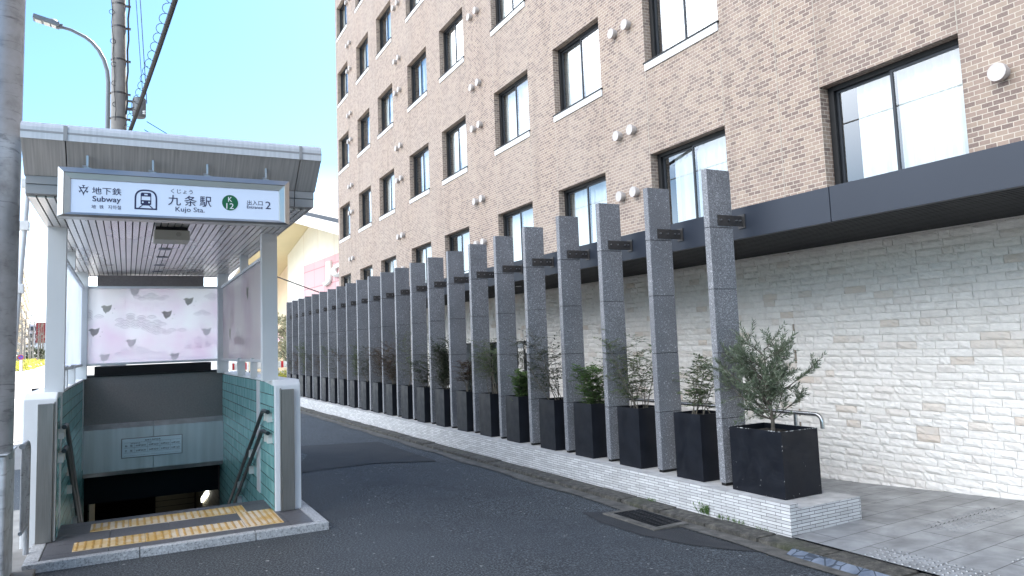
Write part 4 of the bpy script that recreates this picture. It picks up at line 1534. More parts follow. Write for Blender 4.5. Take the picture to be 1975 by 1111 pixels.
def bird(g, O, ax, az, nrm, s_):
    poly = [(-0.52, 0.18), (-0.36, 0.30), (-0.2, 0.36), (0.05, 0.26), (0.30, 0.34), (0.50, 0.42), (0.46, 0.22), (0.40, -0.05), (0.22, -0.30), (0.0, -0.38),
            (-0.06, -0.52), (-0.16, -0.36), (-0.30, -0.18), (-0.32, 0.05)]
    g.quad([O + ax * (x * s_) + az * (y * s_) + nrm for x, y in poly])
    for (x, y) in ((0.72, -0.02), (0.55, -0.45)):
        g.quad([O + ax * ((x + dx) * s_) + az * ((y + dy) * s_) + nrm for dx, dy in ((-0.05, -0.02), (0.05, -0.02), (0.05, 0.03), (-0.05, 0.03))])
def bP(px, pz): return Vector((px, 11.846, pz))
AX, AZ, NR = Vector((1, 0, 0)), Vector((0, 0, 1)), Vector((0, -0.0025, 0))
def gx_(px): return -0.50 + (px - 203) / (1175 - 203) * 1.69      # panel measured in a zoomed crop
def gz_(py): return 2.565 - (py - 540) / (1100 - 540) * 1.05
gw, gwp, gb, gbp = MB(), MB(), MB(), MB()
R_ = 0.068
waves(gw, bP(gx_(590), gz_(640)), AX, AZ, NR, [(0, 3), (-1, 4), (1.0, 1)], R_ * 0.9)
waves(gw, bP(gx_(1130), gz_(640)), AX, AZ, NR, [(0, 1), (-1, 2), (0, 1)], R_ * 0.9)
waves(gw, bP(gx_(205), gz_(790)), AX, AZ, NR, [(0, 1), (-0.5, 2), (0, 1), (-0.5, 1)], R_)
waves(gw, bP(gx_(1015), gz_(762)), AX, AZ, NR, [(0, 2), (0, 1)], R_ * 0.95)
waves(gw, bP(gx_(700), gz_(905)), AX, AZ, NR, [(0, 2), (-1, 4), (-1, 2)], R_)
waves(gw, bP(gx_(470), gz_(855)), AX, AZ, NR, [(0, 4), (-1, 5), (0, 4), (-1, 3), (0.5, 3), (0, 1)], R_)
waves(gwp, bP(gx_(430), gz_(1058)), AX, AZ, NR, [(0, 5), (0, 3), (1, 2), (1, 1)], R_)
waves(gwp, bP(gx_(945), gz_(1030)), AX, AZ, NR, [(0, 3), (-0.5, 4), (1, 3), (1, 2), (1, 2)], R_)
for (px, py, pale) in ((335, 693, 0), (945, 640, 0), (778, 742, 0), (250, 865, 0), (515, 952, 1), (1085, 882, 1), (535, 566, 1), (325, 1058, 2), (838, 1068, 2)):
    bird(gbp if pale else gb, bP(gx_(px), gz_(py)), AX, AZ, NR, 0.138)
B_(gw, 'wave_print', 'glass_print', gl_b)
B_(gwp, 'wave_print', 'glass_print_pale', gl_b)
B_(gb, 'bird_print', 'bird_print', gl_b)
B_(gbp, 'bird_print', 'bird_print_pale', gl_b)
gw, gb = MB(), MB()
AXv, NRr = Vector((0, 1, 0)), Vector((-0.0065, 0, 0))
waves(gw, Vector((1.262, 10.6, 2.05)), AXv, AZ, NRr, [(0, 2), (0, 1)], 0.1)
waves(gw, Vector((1.262, 9.6, 1.66)), AXv, AZ, NRr, [(0, 5), (0, 4), (2, 2), (2, 1)], 0.1)
bird(gb, Vector((1.262, 9.2, 2.30)), AXv, AZ, NRr, 0.2)
bird(gb, Vector((1.262, 10.9, 1.86)), AXv, AZ, NRr, 0.2)
B_(gw, 'wave_print', 'glass_print', gl_r)
B_(gb, 'bird_print', 'bird_print', gl_r)
gw = MB()
waves(gw, Vector((-0.572, 9.0, 1.95)), AXv, AZ, Vector((0.0065, 0, 0)), [(0, 4), (0, 3), (1, 2)], 0.1)
B_(gw, 'wave_print', 'glass_print_pale', gl_l)
# roof: lip, sloping front, vertical fascia, side fascias
RL, RR = -0.675, 1.395
g = MB()
lip = [(5.95, 3.130), (5.95, 3.215), (5.962, 3.238), (5.985, 3.255), (6.03, 3.266), (6.3, 3.275), (12.75, 3.275), (12.75, 3.13)]
cut = [RL, -0.405, 1.225, RR]
for a, b in zip(cut[:-1], cut[1:]):
    g.prism(lip, a + 0.003, b - 0.003, 'x')
B_(g, 'roof_lip', 'roof_fascia', smooth=False)
g = MB()
# thin darker groove strip along the lip
g.box(RL + 0.002, RR - 0.002, 5.9485, 5.952, 3.176, 3.190)
for uu in (-0.405, 1.225):
    g.box(uu - 0.012, uu + 0.012, 5.944, 5.952, 3.128, 3.236)
B_(g, 'lip_groove', 'roof_lower_face')
g = MB()
sl = [(5.965, 3.131), (6.205, 2.925), (6.30, 2.925), (6.30, 3.131)]
for a, b in zip(cut[:-1], cut[1:]):
    g.prism(sl, a + 0.004 + (0.0 if a > RL else 0.0), b - 0.004, 'x')
g.prism([(6.30, 2.80), (12.7, 2.80), (12.7, 3.131), (6.30, 3.131)], RL + 0.006, RL + 0.05, 'x')
g.prism([(6.30, 2.80), (12.7, 2.80), (12.7, 3.131), (6.30, 3.131)], RR - 0.05, RR - 0.006, 'x')
B_(g, 'roof_slope', 'roof_soffit_face')
g = MB()
for (a, b) in ((RL + 0.012, -0.412), (-0.408, 1.222), (1.228, RR - 0.012)):
    g.box(a, b, 6.215, 6.295, 2.865, 2.924)
    g.box(a, b, 6.225, 6.30, 2.795, 2.862)
B_(g, 'roof_band', 'roof_lower_face')
# slatted metal ceiling
g = MB()
uu = RL + 0.03
pitch = 0.0575
for (va, vb) in ((6.305, 9.30), (9.315, 12.25)):
    uu = RL + 0.02
    while uu < RR - 0.05:
        g.box(uu, uu + pitch - 0.010, va, vb, 2.782, 2.797)
        uu += pitch
B_(g, 'ceiling', 'ceiling_strip')
g = MB()
g.box(RL + 0.055, RR - 0.055, 6.31, 12.6, 2.803, 2.815)
B_(g, 'ceiling_void', 'ceiling_gap')
for vv in (9.05, 9.8, 10.7, 11.5):
    g = MB()
    g.cyl((0.36, vv, 2.774), (0.36, vv, 2.781), 0.065, 20)
    B_(g, 'downlight', 'lamp_grey')
g = MB()
g.box(-0.39, 1.01, 11.98, 12.12, 2.605, 2.765)
B_(g, 'rear_beam', 'bulkhead_dark')
# bulkhead over the stair
g = MB()
g.box(UL + 0.005, UR - 0.005, 11.97, 12.6, 0.655, 1.325)
bh = B_(g, 'bulkhead', 'bulkhead_dark')
g = MB()
g.box(UL + 0.01, UR - 0.01, 11.93, 12.7, 1.327, 1.345)
g.box(UL + 0.12, UR - 0.16, 12.0, 12.7, 1.346, 1.47)
B_(g, 'bulkhead_cap', 'underground_black')
g = MB()
for (a, b) in ((UL + 0.006, 0.335), (0.341, UR - 0.006)):
    g.box(a, b, 11.86, 12.2, 0.02, 0.60)
    g.prism([(11.86, 0.602), (11.97, 0.665), (12.2, 0.665), (12.2, 0.602)], a, b, 'x')
    g.prism([(11.86, 0.018), (11.93, -0.045), (12.2, -0.045), (12.2, 0.018)], a, b, 'x')
B_(g, 'bulkhead_panel', 'bulkhead_steel')
# underground passage
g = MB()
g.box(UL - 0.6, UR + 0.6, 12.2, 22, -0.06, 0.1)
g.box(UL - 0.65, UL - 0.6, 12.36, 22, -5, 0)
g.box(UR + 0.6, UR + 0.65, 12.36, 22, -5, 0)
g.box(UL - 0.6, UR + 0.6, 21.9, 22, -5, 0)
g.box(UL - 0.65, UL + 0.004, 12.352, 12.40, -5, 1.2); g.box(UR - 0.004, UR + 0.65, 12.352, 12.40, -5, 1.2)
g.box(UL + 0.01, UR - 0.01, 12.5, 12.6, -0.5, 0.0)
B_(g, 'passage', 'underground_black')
g = MB()
g.box(UL + 0.02, UL + 0.04, 13.2, 15.6, -3.5, -0.62)
g.box(0.75, 0.79, 14.6, 19.0, -3.5, -0.62) if False else None
g.box(1.32, 1.36, 13.0, 17.5, -3.5, -0.60)
g.box(0.55, 1.30, 17.5, 17.54, -3.5, -0.6)
B_(g, 'passage_wall', 'underground_wall')
g = MB()
g.obox((1.30, 15.2, -1.05), (0.012, 0, 0), (0, 0.55, -0.16), (0, 0.01, 0.04))
B_(g, 'passage_lamp', 'lamp_tube')
g = MB()
g.obox((-0.43, 15.0, -0.80), (0.015, 0, 0), (0, 0.03, 0), (0, 0, 0.02))
B_(g, 'passage_lamp', 'lamp_tube')

# handrails on both walls
def stair_rail(u, wall, label):
    t = thing('stair_handrail', stp(u, 7.6, 0.1), label, 'handrail', None, rz=-TH)
    sg = 1 if wall > u else -1
    for (zt, bend) in ((1.005, 7.93), (0.80, 7.98)):
        path = [(u, 7.62, zt), (u, bend - 0.05, zt), (u, bend, zt - 0.008)]
        n = 2
        end = 11.6
        path += [(u, bend + 0.05, zt - 0.030), (u, end, zt - 0.03 - (end - bend - 0.05) * 0.495)]
        g = MB(); g.tube(path, 0.0195, 12)
        B_(g, 'rail', 'rail_green', t, smooth=True)
        for vv in (7.67, 7.84, 8.9, 9.9, 10.9):
            g = MB()
            zz = zt if vv < bend else zt - 0.03 - (vv - bend - 0.05) * 0.495
            g.prism([(vv - 0.018, zz - 0.018), (vv + 0.018, zz - 0.018), (vv + 0.014, zz - 0.05), (vv + 0.034, zz - 0.10), (vv - 0.034, zz - 0.10), (vv - 0.014, zz - 0.05)],
                    min(u, wall) + (0.0 if sg > 0 else 0.004), max(u, wall) - 0.004, 'x')
            B_(g, 'bracket', 'rail_bracket', t)
stair_rail(1.225, UR, 'double dark green handrail on the bright teal wall of the subway stair')
stair_rail(-0.484, UL, 'double dark green handrail on the shaded teal wall of the subway stair')

# timetable notice on the steel bulkhead
nt = thing('timetable_sign', stp(0.33, 11.85, 0.32), 'small blue-white timetable notice on the steel panel over the stair', 'sign', None, rz=-TH)
g = MB(); g.box(-0.066, 0.716, 11.845, 11.858, 0.182, 0.455)
B_(g, 'frame', 'bulkhead_dark', nt, bevel=0.002)
g = MB(); g.box(-0.056, 0.706, 11.8415, 11.8445, 0.192, 0.445)
B_(g, 'face', 'notice_face', nt)
g = MB()
Of = 11.8405
for (x0, x1, z0, z1) in ((-0.03, 0.69, 0.3915, 0.3935), (-0.03, 0.69, 0.321, 0.323), (-0.03, 0.69, 0.252, 0.254), (0.095, 0.097, 0.252, 0.385), (0.26, 0.262, 0.252, 0.392),
                         (0.42, 0.422, 0.252, 0.392), (0.555, 0.557, 0.252, 0.392), (-0.03, 0.69, 0.212, 0.2135)):
    g.quad([(x0, Of, z0), (x1, Of, z0), (x1, Of, z1), (x0, Of, z1)])
B_(g, 'ruled_lines', 'notice_ink', nt)
L = []
def nt_text(s_, a0, a1, c0, c1):
    L.append(text_mesh(s_, 'lettering', 'notice_ink', nt, (0, Of, 0), (1, 0, 0), (0, 0, 1), (a0, a1, c0, c1), 0.0008, 0.01, ST))
nt_text('始発終発時刻表', 0.23, 0.43, 0.402, 0.425)
nt_text('国際会館方面', 0.05, 0.17, 0.372, 0.385)
nt_text('竹田', 0.27, 0.31, 0.372, 0.385)
for row_, (zz, a_, b_, c_, d_) in enumerate(((0.334, '05時28分', '05時36分', '05時42分', '06時34分'), (0.265, '23時45分', '24時00分', '21時42分', '22時12分'))):
    nt_text('始　発' if row_ == 0 else '終　発', -0.02, 0.075, zz, zz + 0.028)
    nt_text(a_, 0.115, 0.245, zz, zz + 0.026)
    nt_text(b_, 0.28, 0.405, zz, zz + 0.026)
    nt_text(c_, 0.435, 0.545, zz, zz + 0.026)
    nt_text(d_, 0.57, 0.68, zz, zz + 0.026)
join_meshes(L, 'lettering')

# ceiling unit
cu_ = thing('ceiling_speaker_box', stp(0.36, 7.6, 2.72), 'grey boxed speaker unit hanging from the slatted subway ceiling', 'speaker box', None, rz=-TH)
g = MB(); g.box(0.205, 0.505, 7.42, 7.72, 2.655, 2.745)
B_(g, 'case', 'unit_grey', cu_, bevel=0.004)
g = MB()
for i in range(5):
    for j in range(5):
        if abs(i - 2) + abs(j - 2) < 4:
            g.quad([(0.39 + i * 0.009 + dx, 7.4185, 2.69 + j * 0.008 + dz) for dx, dz in ((0, 0), (0.004, 0), (0.004, 0.004), (0, 0.004))])
B_(g, 'grille', 'underground_black', cu_)
g = MB()
g.box(0.22, 0.49, 7.46, 7.68, 2.746, 2.781)
B_(g, 'hanger', 'ceiling_gap', cu_)

# ================================================================== STATION SIGN
sg_ = thing('station_sign', stp(0.35, 6.05, 2.61), 'long backlit station name sign in a steel frame hanging under the subway roof', 'sign', None, rz=-TH)
VS = 5.985
g = MB()
U0, U1, W0, W1 = -0.449, 1.140, 2.598, 2.953
rings = [(0.0, VS + 0.010), (0.44, VS - 0.006), (0.49, VS + 0.002), (0.94, VS + 0.008), (1.0, VS + 0.0155)]
MS, MT, MBt = 0.081, 0.084, 0.034
def ringpts(d, v): return [(U0 + d * MS, v, W0 + d * MBt), (U1 - d * MS, v, W0 + d * MBt), (U1 - d * MS, v, W1 - d * MT), (U0 + d * MS, v, W1 - d * MT)]
for (d0, v0), (d1, v1) in zip(rings[:-1], rings[1:]):
    a, b = ringpts(d0, v0), ringpts(d1, v1)
    for i in range(4):
        j = (i + 1) % 4
        g.quad([a[i], a[j], b[j], b[i]])
a, b = ringpts(0.0, VS + 0.010), ringpts(0.0, VS + 0.135)
for i in range(4):
    j = (i + 1) % 4
    g.quad([a[i], b[i], b[j], a[j]])
g.quad(b)
B_(g, 'frame', 'sign_steel', sg_)
g = MB()
g.quad(ringpts(1.0, VS + 0.015))
B_(g, 'panel', 'sign_face', sg_)
# hangers up to the sloping roof
for uu in (-0.272, 0.155, 0.533, 0.968):
    g = MB()
    g.box(uu - 0.007, uu + 0.007, 6.045, 6.056, 2.957, 3.058)
    g.box(uu - 0.022, uu + 0.022, 6.03, 6.07, 2.9585, 2.966)
    g.cyl((uu - 0.03, 6.04, 2.975), (uu + 0.004, 6.04, 2.975), 0.006, 8)
    B_(g, 'hanger', 'worn_rail', sg_)
VP_ = VS + 0.0135
def sgt(s_, a0, a1, c0, c1, mat='ink_navy', w=0.0, dep=0.0008):
    return text_mesh(s_, 'lettering', mat, sg_, (0, VP_, 0), (1, 0, 0), (0, 0, 1), (a0, a1, c0, c1), dep, w, ST)
def cbox(l, r_, zc, h): return (l, r_, zc - h / 2, zc + h / 2)
L = []
L.append(sgt('地下鉄', *cbox(-0.238, -0.051, 2.794, 0.053), w=0.004))
L.append(sgt('Subway', *cbox(-0.235, -0.054, 2.729, 0.052), w=0.014))
L.append(sgt('地', *cbox(-0.240, -0.212, 2.677, 0.027), w=0.004))
L.append(sgt('铁', *cbox(-0.191, -0.163, 2.677, 0.027), w=0.004))
L.append(sgt('지하철', *cbox(-0.136, -0.053, 2.678, 0.030), w=0.004))
L.append(sgt('くじょう', *cbox(0.276, 0.427, 2.822, 0.034), w=0.004))
L.append(sgt('九', *cbox(0.257, 0.345, 2.753, 0.079), w=0.004))
L.append(sgt('条', *cbox(0.368, 0.455, 2.753, 0.079), w=0.004))
L.append(sgt('駅', *cbox(0.475, 0.559, 2.753, 0.079), w=0.004))
L.append(sgt('Kujo Sta.', *cbox(0.308, 0.511, 2.681, 0.047), w=0.004))
L.append(sgt('出入口', *cbox(0.818, 0.935, 2.764, 0.038), w=0.004))
L.append(sgt('Entrance', *cbox(0.817, 0.935, 2.729, 0.024), w=0.014))
L.append(sgt('2', *cbox(0.956, 0.997, 2.750, 0.060)))
join_meshes(L, 'lettering')
g = MB()
cc = Vector((0.6935, VP_ - 0.0005, 2.755))
g.quad([cc + Vector((0.0585 * math.cos(t * PI / 20), 0, 0.0605 * math.sin(t * PI / 20))) for t in range(40)])
cir = B_(g, 'line_badge', 'ink_green', sg_)
L = [text_mesh(s_, 'lettering', 'ink_white', sg_, (0, VP_ - 0.001, 0), (1, 0, 0), (0, 0, 1), bx, 0.0008, 0.0, ST)
     for s_, bx in (('K', cbox(0.679, 0.708, 2.781, 0.037)), ('12', cbox(0.666, 0.720, 2.729, 0.043)))]
lt = join_meshes(L, 'badge_lettering')
lt.parent = cir
# train pictogram
g = MB()
def pq(pts): g.quad([(x, VP_, z) for x, z in pts])
ic0, ic1, iz0, iz1 = 0.034, 0.184, 2.672, 2.822
w_ = 0.011
outer, inner = [], []
cxm, rx = (ic0 + ic1) / 2, (ic1 - ic0) / 2
zs = 2.748
n = 18
for i in range(n + 1):
    t = PI * i / n
    cs, sn = math.cos(t), math.sin(t)
    e = 0.75
    fx = math.copysign(abs(cs) ** e, cs); fz = abs(sn) ** e
    outer.append((cxm + rx * fx, zs + (iz1 - zs) * fz)); inner.append((cxm + (rx - w_) * fx, zs + (iz1 - zs - w_) * fz))
outer = [(ic1, iz0)] + outer + [(ic0, iz0)]
inner = [(ic1 - w_, iz0 + w_)] + inner + [(ic0 + w_, iz0 + w_)]
for i in range(len(outer) - 1):
    pq([outer[i], outer[i + 1], inner[i + 1], inner[i]])
pq([outer[0], inner[0], inner[-1], outer[-1]])
def rect(x0, x1, z0, z1): pq([(x0, z0), (x1, z0), (x1, z1), (x0, z1)])
tx0, tx1 = 0.074, 0.144
rect(tx0, tx1, 2.712, 2.742); rect(tx0, tx0 + 0.006, 2.742, 2.790); rect(tx1 - 0.006, tx1, 2.742, 2.790)
rect(tx0 + 0.006, tx1 - 0.006, 2.770, 2.774)
pq([(tx0, 2.790), (tx1, 2.790), (tx1 - 0.006, 2.7985), (tx0 + 0.006, 2.7985)])
rect(tx0 + 0.006, tx0 + 0.024, 2.774, 2.790); rect(tx1 - 0.024, tx1 - 0.006, 2.774, 2.790); rect(tx0 + 0.024, tx1 - 0.024, 2.774, 2.779)
pq([(tx0, 2.712), (tx0 + 0.012, 2.703), (tx1 - 0.012, 2.703), (tx1, 2.712)])
pq([(tx0 + 0.006, 2.703), (tx0 + 0.016, 2.703), (tx0 - 0.004, 2.684), (tx0 - 0.015, 2.684)])
pq([(tx1 - 0.016, 2.703), (tx1 - 0.006, 2.703), (tx1 + 0.015, 2.684), (tx1 + 0.004, 2.684)])
pc = B_(g, 'train_pictogram', 'ink_navy', sg_)
g = MB()
for xx in (tx0 + 0.014, tx1 - 0.014):
    g.quad([(xx + 0.006 * math.cos(t * PI / 6), VP_ - 0.001, 2.726 + 0.006 * math.sin(t * PI / 6)) for t in range(12)])
B_(g, 'headlamp_dots', 'sign_face', pc)
# city emblem: six-pointed star of strokes
g = MB()
ec = (-0.291, 2.794)
def tri(a, b, c): g.quad([(ec[0] + x, VP_, ec[1] + z) for x, z in (a, b, c)])
def stroke(p, q, wdt):
    dx, dz = q[0] - p[0], q[1] - p[1]; l_ = math.hypot(dx, dz); nx_, nz_ = -dz / l_ * wdt / 2, dx / l_ * wdt / 2
    g.quad([(ec[0] + p[0] + nx_, VP_, ec[1] + p[1] + nz_), (ec[0] + q[0] + nx_, VP_, ec[1] + q[1] + nz_), (ec[0] + q[0] - nx_, VP_, ec[1] + q[1] - nz_), (ec[0] + p[0] - nx_, VP_, ec[1] + p[1] - nz_)])
stroke((-0.024, 0.016), (0.024, 0.016), 0.006)
stroke((-0.024, 0.017), (0.001, -0.026), 0.006)
stroke((0.024, 0.017), (-0.001, -0.026), 0.006)
tri((-0.034, 0.030), (-0.017, 0.019), (-0.020, 0.012)); tri((0.034, 0.030), (0.017, 0.019), (0.020, 0.012)); tri((0, -0.042), (-0.006, -0.020), (0.006, -0.020))
stroke((0, 0.016), (0, 0.030), 0.006); stroke((-0.009, 0.033), (0.009, 0.033), 0.005)
stroke((-0.012, -0.004), (-0.026, -0.013), 0.006); stroke((-0.028, -0.006), (-0.021, -0.019), 0.005)
stroke((0.012, -0.004), (0.026, -0.013), 0.006); stroke((0.028, -0.006), (0.021, -0.019), 0.005)
B_(g, 'city_emblem', 'ink_navy', sg_)

# ================================================================== NEAR LEFT: POLE, PLATE, FENCE
g = MB()
pp = [stp(-0.878, 6.50, 0.9), stp(-0.872, 6.50, 2.5), stp(-0.868, 6.50, 4.0), stp(-0.862, 6.50, 6.0), stp(-0.86, 6.5, 7.6)]
g.tube(pp, [0.150, 0.149, 0.148, 0.146, 0.144], 40)
single(g, 'steel_pole', 'galvanised', 'thick scuffed galvanised steel pole at the near left of the entrance', 'pole', smooth=True)
bx_ = thing('pole_guard', stp(-0.9, 6.45, 0), 'pale scratched galvanised guard box round the foot of the thick pole', 'guard box', None, rz=-TH)
g = MB()
g.box(-1.25, -0.745, 6.31, 6.78, 0.03, 0.940)
B_(g, 'case', 'galvanised_light', bx_, bevel=0.025, seg=4, smooth=True)
g = MB()
g.box(-1.27, -0.735, 6.30, 6.80, 0.942, 0.952)
B_(g, 'cap_plate', 'galvanised_light', bx_, bevel=0.003)
fn = thing('guard_fence', stp(-0.70, 7.0, 0), 'short galvanised tube guard fence between pole and white end wall', 'fence', None, rz=-TH)
g = MB()
top = [(-0.705, 6.80, 0.945), (-0.705, 7.10, 0.945)] + [(-0.705, 7.10 + 0.09 * math.sin(t), 0.855 + 0.09 * math.cos(t)) for t in (0.4, 0.8, 1.2, PI / 2)] + [(-0.705, 7.19, 0.06)]
g.tube(top, 0.021, 12)
B_(g, 'rail', 'galvanised', fn, smooth=True)
g = MB()
g.tube([(-0.705, 6.80, 0.30), (-0.705, 7.17, 0.30)], 0.016, 10)
B_(g, 'rail', 'galvanised', fn, smooth=True)
for i in range(5):
    g = MB(); vv = 6.835 + i * 0.072
    g.cyl((-0.705, vv, 0.31), (-0.705, vv, 0.93), 0.0095, 8)
    B_(g, 'bar', 'galvanised', fn, smooth=True)

# ================================================================== STREET LAMP, UTILITY POLE, CABLES
lampx = -0.475
sl_ = thing('street_lamp', stp(lampx, 19.6, 0), 'curved grey street lamp behind the subway entrance roof', 'street lamp', None, rz=-TH)
g = MB()
path = [(lampx, 19.6, 0), (lampx, 19.6, 4), (lampx, 19.6, 8.15)]
for t in (0.25, 0.5, 0.75, 1.0, 1.2):
    path.append((lampx - 0.78 * (1 - math.cos(t)), 19.6, 8.15 + 1.12 * math.sin(t)))
path.append((lampx - 0.78, 19.6, 9.32))
path.append((lampx - 1.0, 19.6, 9.36))
g.tube(path, [0.075, 0.065, 0.052, 0.05, 0.048, 0.045, 0.042, 0.04, 0.038, 0.036], 14)
B_(g, 'pole', 'lamp_grey', sl_, smooth=True)
g = MB()
g.obox((lampx - 1.02, 19.6, 9.365), (0.07, 0, 0.012), (0, 0.055, 0), (0, 0, 0.045))
g.obox((lampx - 1.28, 19.6, 9.44), (0.26, 0, -0.062), (0, 0.13, 0), (0.01, 0, 0.05))
hd = B_(g, 'lamp_head', 'lamp_grey', sl_, bevel=0.012)
g = MB()
for dx in (-0.14, 0.03, 0.17):
    g.obox((lampx - 1.30 + dx, 19.6, 9.385 - dx * 0.23), (0.062 if dx < 0.1 else 0.05, 0, -0.015), (0, 0.09, 0), (0.0, 0, 0.006))
B_(g, 'lens', 'lamp_lens', hd)
g = MB()
g.tube([(lampx - 1.16, 19.6, 9.46), (lampx - 1.16, 19.6, 9.50), (lampx - 1.16, 19.6, 9.515)], [0.12, 0.09, 0.03], 14)
B_(g, 'cap', 'lamp_grey', hd, smooth=True)

px_ = -0.235
up = thing('utility_pole', stp(px_, 19, 0), 'tall concrete utility pole with clamps and cables behind the roof', 'utility pole', None, rz=-TH)
g = MB()
g.tube([(px_ + 0.03, 19, 0), (px_ - 0.0, 19, 7.0), (px_ - 0.03, 19, 10), (px_ - 0.04, 19, 13)], [0.19, 0.166, 0.143, 0.13], 24)
B_(g, 'shaft', 'pole_concrete', up, smooth=True)
for zc in (7.1, 7.7, 8.5, 9.3, 9.85):
    g = MB()
    rr = 0.166 - (zc - 7) * 0.0076
    g.tube([(px_ - (zc - 7) * 0.01, 19, zc - 0.02), (px_ - (zc - 7) * 0.01, 19, zc + 0.02)], [rr + 0.008, rr + 0.008], 24)
    g.box(px_ + rr - 0.02, px_ + rr + 0.08, 18.96, 19.04, zc - 0.015, zc + 0.015)
    g.box(px_ - rr - 0.03, px_ - rr + 0.02, 18.97, 19.03, zc - 0.012, zc + 0.012)
    B_(g, 'clamp', 'bracket_steel', up)
def crv(g, a, b, sag, r, n=14, wob=0):
    a, b = Vector(a), Vector(b)
    P = []
    for i in range(n + 1):
        t = i / n
        p = a.lerp(b, t); p.z -= sag * 4 * t * (1 - t)
        if wob: p.x += wob * math.sin(i * 2.1); p.y += wob * math.cos(i * 1.7)
        P.append(p)
    g.tube(P, r, 8)
    return P
g = MB(); crv(g, (px_ - 0.21, 18.95, 10.6), (px_ - 0.06, 18.8, 7.0), -0.05, 0.008, 14, 0.015)
crv(g, (px_ + 0.19, 18.95, 10.8), (px_ + 0.16, 18.9, 7.2), 0.0, 0.02, 14, 0.012)
B_(g, 'riser_cable', 'cable_black', up, smooth=True)
# coils on the riser
g = MB()
for zc in (7.4, 7.9, 8.35, 8.9, 9.6, 10.1):
    c_ = Vector((px_ - 0.06 - 0.15 * (zc - 7.0) / 3.6, 18.86, zc))
    g.tube([c_ + Vector((0.055 * math.cos(t * PI / 8), 0, 0.055 * math.sin(t * PI / 8))) for t in range(17)], 0.006, 6, False)
B_(g, 'cable_loop', 'cable_black', up)
tr_ = thing('pole_transformer', stp(px_ + 0.42, 18.9, 7.3), 'small grey cylinder transformer hung on the utility pole', 'transformer', None, rz=-TH)
g = MB()
g.tube([(px_ + 0.42, 18.9, 7.15), (px_ + 0.42, 18.9, 7.18), (px_ + 0.42, 18.9, 7.58), (px_ + 0.42, 18.9, 7.61)], [0.13, 0.145, 0.145, 0.13], 20)
B_(g, 'tank', 'transformer_grey', tr_, smooth=True)
g = MB()
g.box(px_ + 0.17, px_ + 0.30, 18.87, 18.93, 7.3, 7.36); g.box(px_ + 0.17, px_ + 0.30, 18.87, 18.93, 7.5, 7.54)
B_(g, 'mounting_arm', 'bracket_steel', tr_)
g = MB()
for zc in (7.22, 7.27):
    g.cyl((px_ + 0.50, 18.78, zc), (px_ + 0.545, 18.74, zc), 0.022, 8)
B_(g, 'insulator', 'ceramic_white', tr_)
# thick bundled cable swinging from the pole towards the camera, overhead
g = MB()
P = crv(g, (-0.02, 18.8, 6.72), (0.72, 12.2, 7.55), 0.05, 0.045, 20)
g2 = MB()
for i, p in enumerate(P[::1]):
    r_ = 0.10
    g2.tube([p + Vector((-0.05 + r_ * math.cos(t * PI / 6), 0, r_ * math.sin(t * PI / 6))) for t in range(3, 10)], 0.006, 5, False)
tcab = thing('bundled_cable', stp(-0.02, 18.8, 6.7), 'thick black bundled cable with hanging loops rising from the utility pole', 'cable', None, rz=-TH)
B_(g, 'cable', 'cable_black', tcab, smooth=True)
B_(g2, 'loop', 'cable_black', tcab)
def wire(a, b, sag, r, label, mat='cable_black', grp='overhead wires'):
    g = MB(); crv(g, a, b, sag, r, 20)
    return single(g, 'overhead_wire', mat, label, 'wire', grp, T=ST, smooth=True)
wire((0.15, 19.0, 10.6), (0.35, 19.2, 7.6), 0.0, 0.010, 'blue wire nearest the utility pole running down to the transformer', 'cable_blue')
wire((0.05, 18.8, 10.6), (0.26, 19.0, 7.7), 0.0, 0.008, 'second thin blue wire hanging beside the utility pole', 'cable_blue')
wire((0.35, 19.0, 7.1), (7.5, 30.0, 7.6), 0.35, 0.010, 'thin blue wire sagging from the transformer towards the brick hotel', 'cable_blue')
wire((0.30, 19.0, 6.9), (7.5, 30.0, 7.1), 0.30, 0.010, 'lower thin blue wire leaving the utility pole towards the hotel', 'cable_blue')
wire((-7.6, -30.0, 9.4), (-7.6, 40, 9.2), 0.5, 0.028, 'thick cable strung high along the left side of the street', 'cable_black')
wire((2.6, 24.0, 4.55), (9.5, 31.5, 3.2), 0.05, 0.022, 'black wire slanting in front of the cream store gable', 'cable_black')

# banner pole far left
bp = thing('banner_pole', stp(-1.52, 15.2, 0), 'slim white pole wrapped with pale tags beside the thick pole', 'pole', None, rz=-TH)
g = MB()
g.tube([(-1.82, 15.2, 0.0), (-1.56, 15.2, 5.05)], 0.045, 12)
B_(g, 'shaft', 'post_paint', bp, smooth=True)
for zc in (2.75, 3.85, 4.6, 4.98):
    g = MB()
    xx = -1.82 + 0.26 * zc / 5.05
    g.box(xx - 0.09, xx + 0.075, 15.12, 15.28, zc, zc + 0.16)
    B_(g, 'tag', 'board_white', bp, bevel=0.01)
g = MB()
g.tube([(-1.66, 15.2, 5.06), (-1.52, 15.2, 5.1), (-1.47, 15.2, 5.2)], 0.07, 10)
B_(g, 'lamp_head', 'store_sand', bp)

# ================================================================== STORE (behind the hotel)
sa = rad(-3.37)
store = thing('retail_store', (11, 38, 0), 'cream gabled electronics store with a pink sign panel behind the hotel', 'store', None, rz=-sa)
# local: x into the store, y along its lane-facing front, z up
def loc_build(mb, name, mat, par=store, **kw): return build(mb, name, mat, par, local=True, **kw)
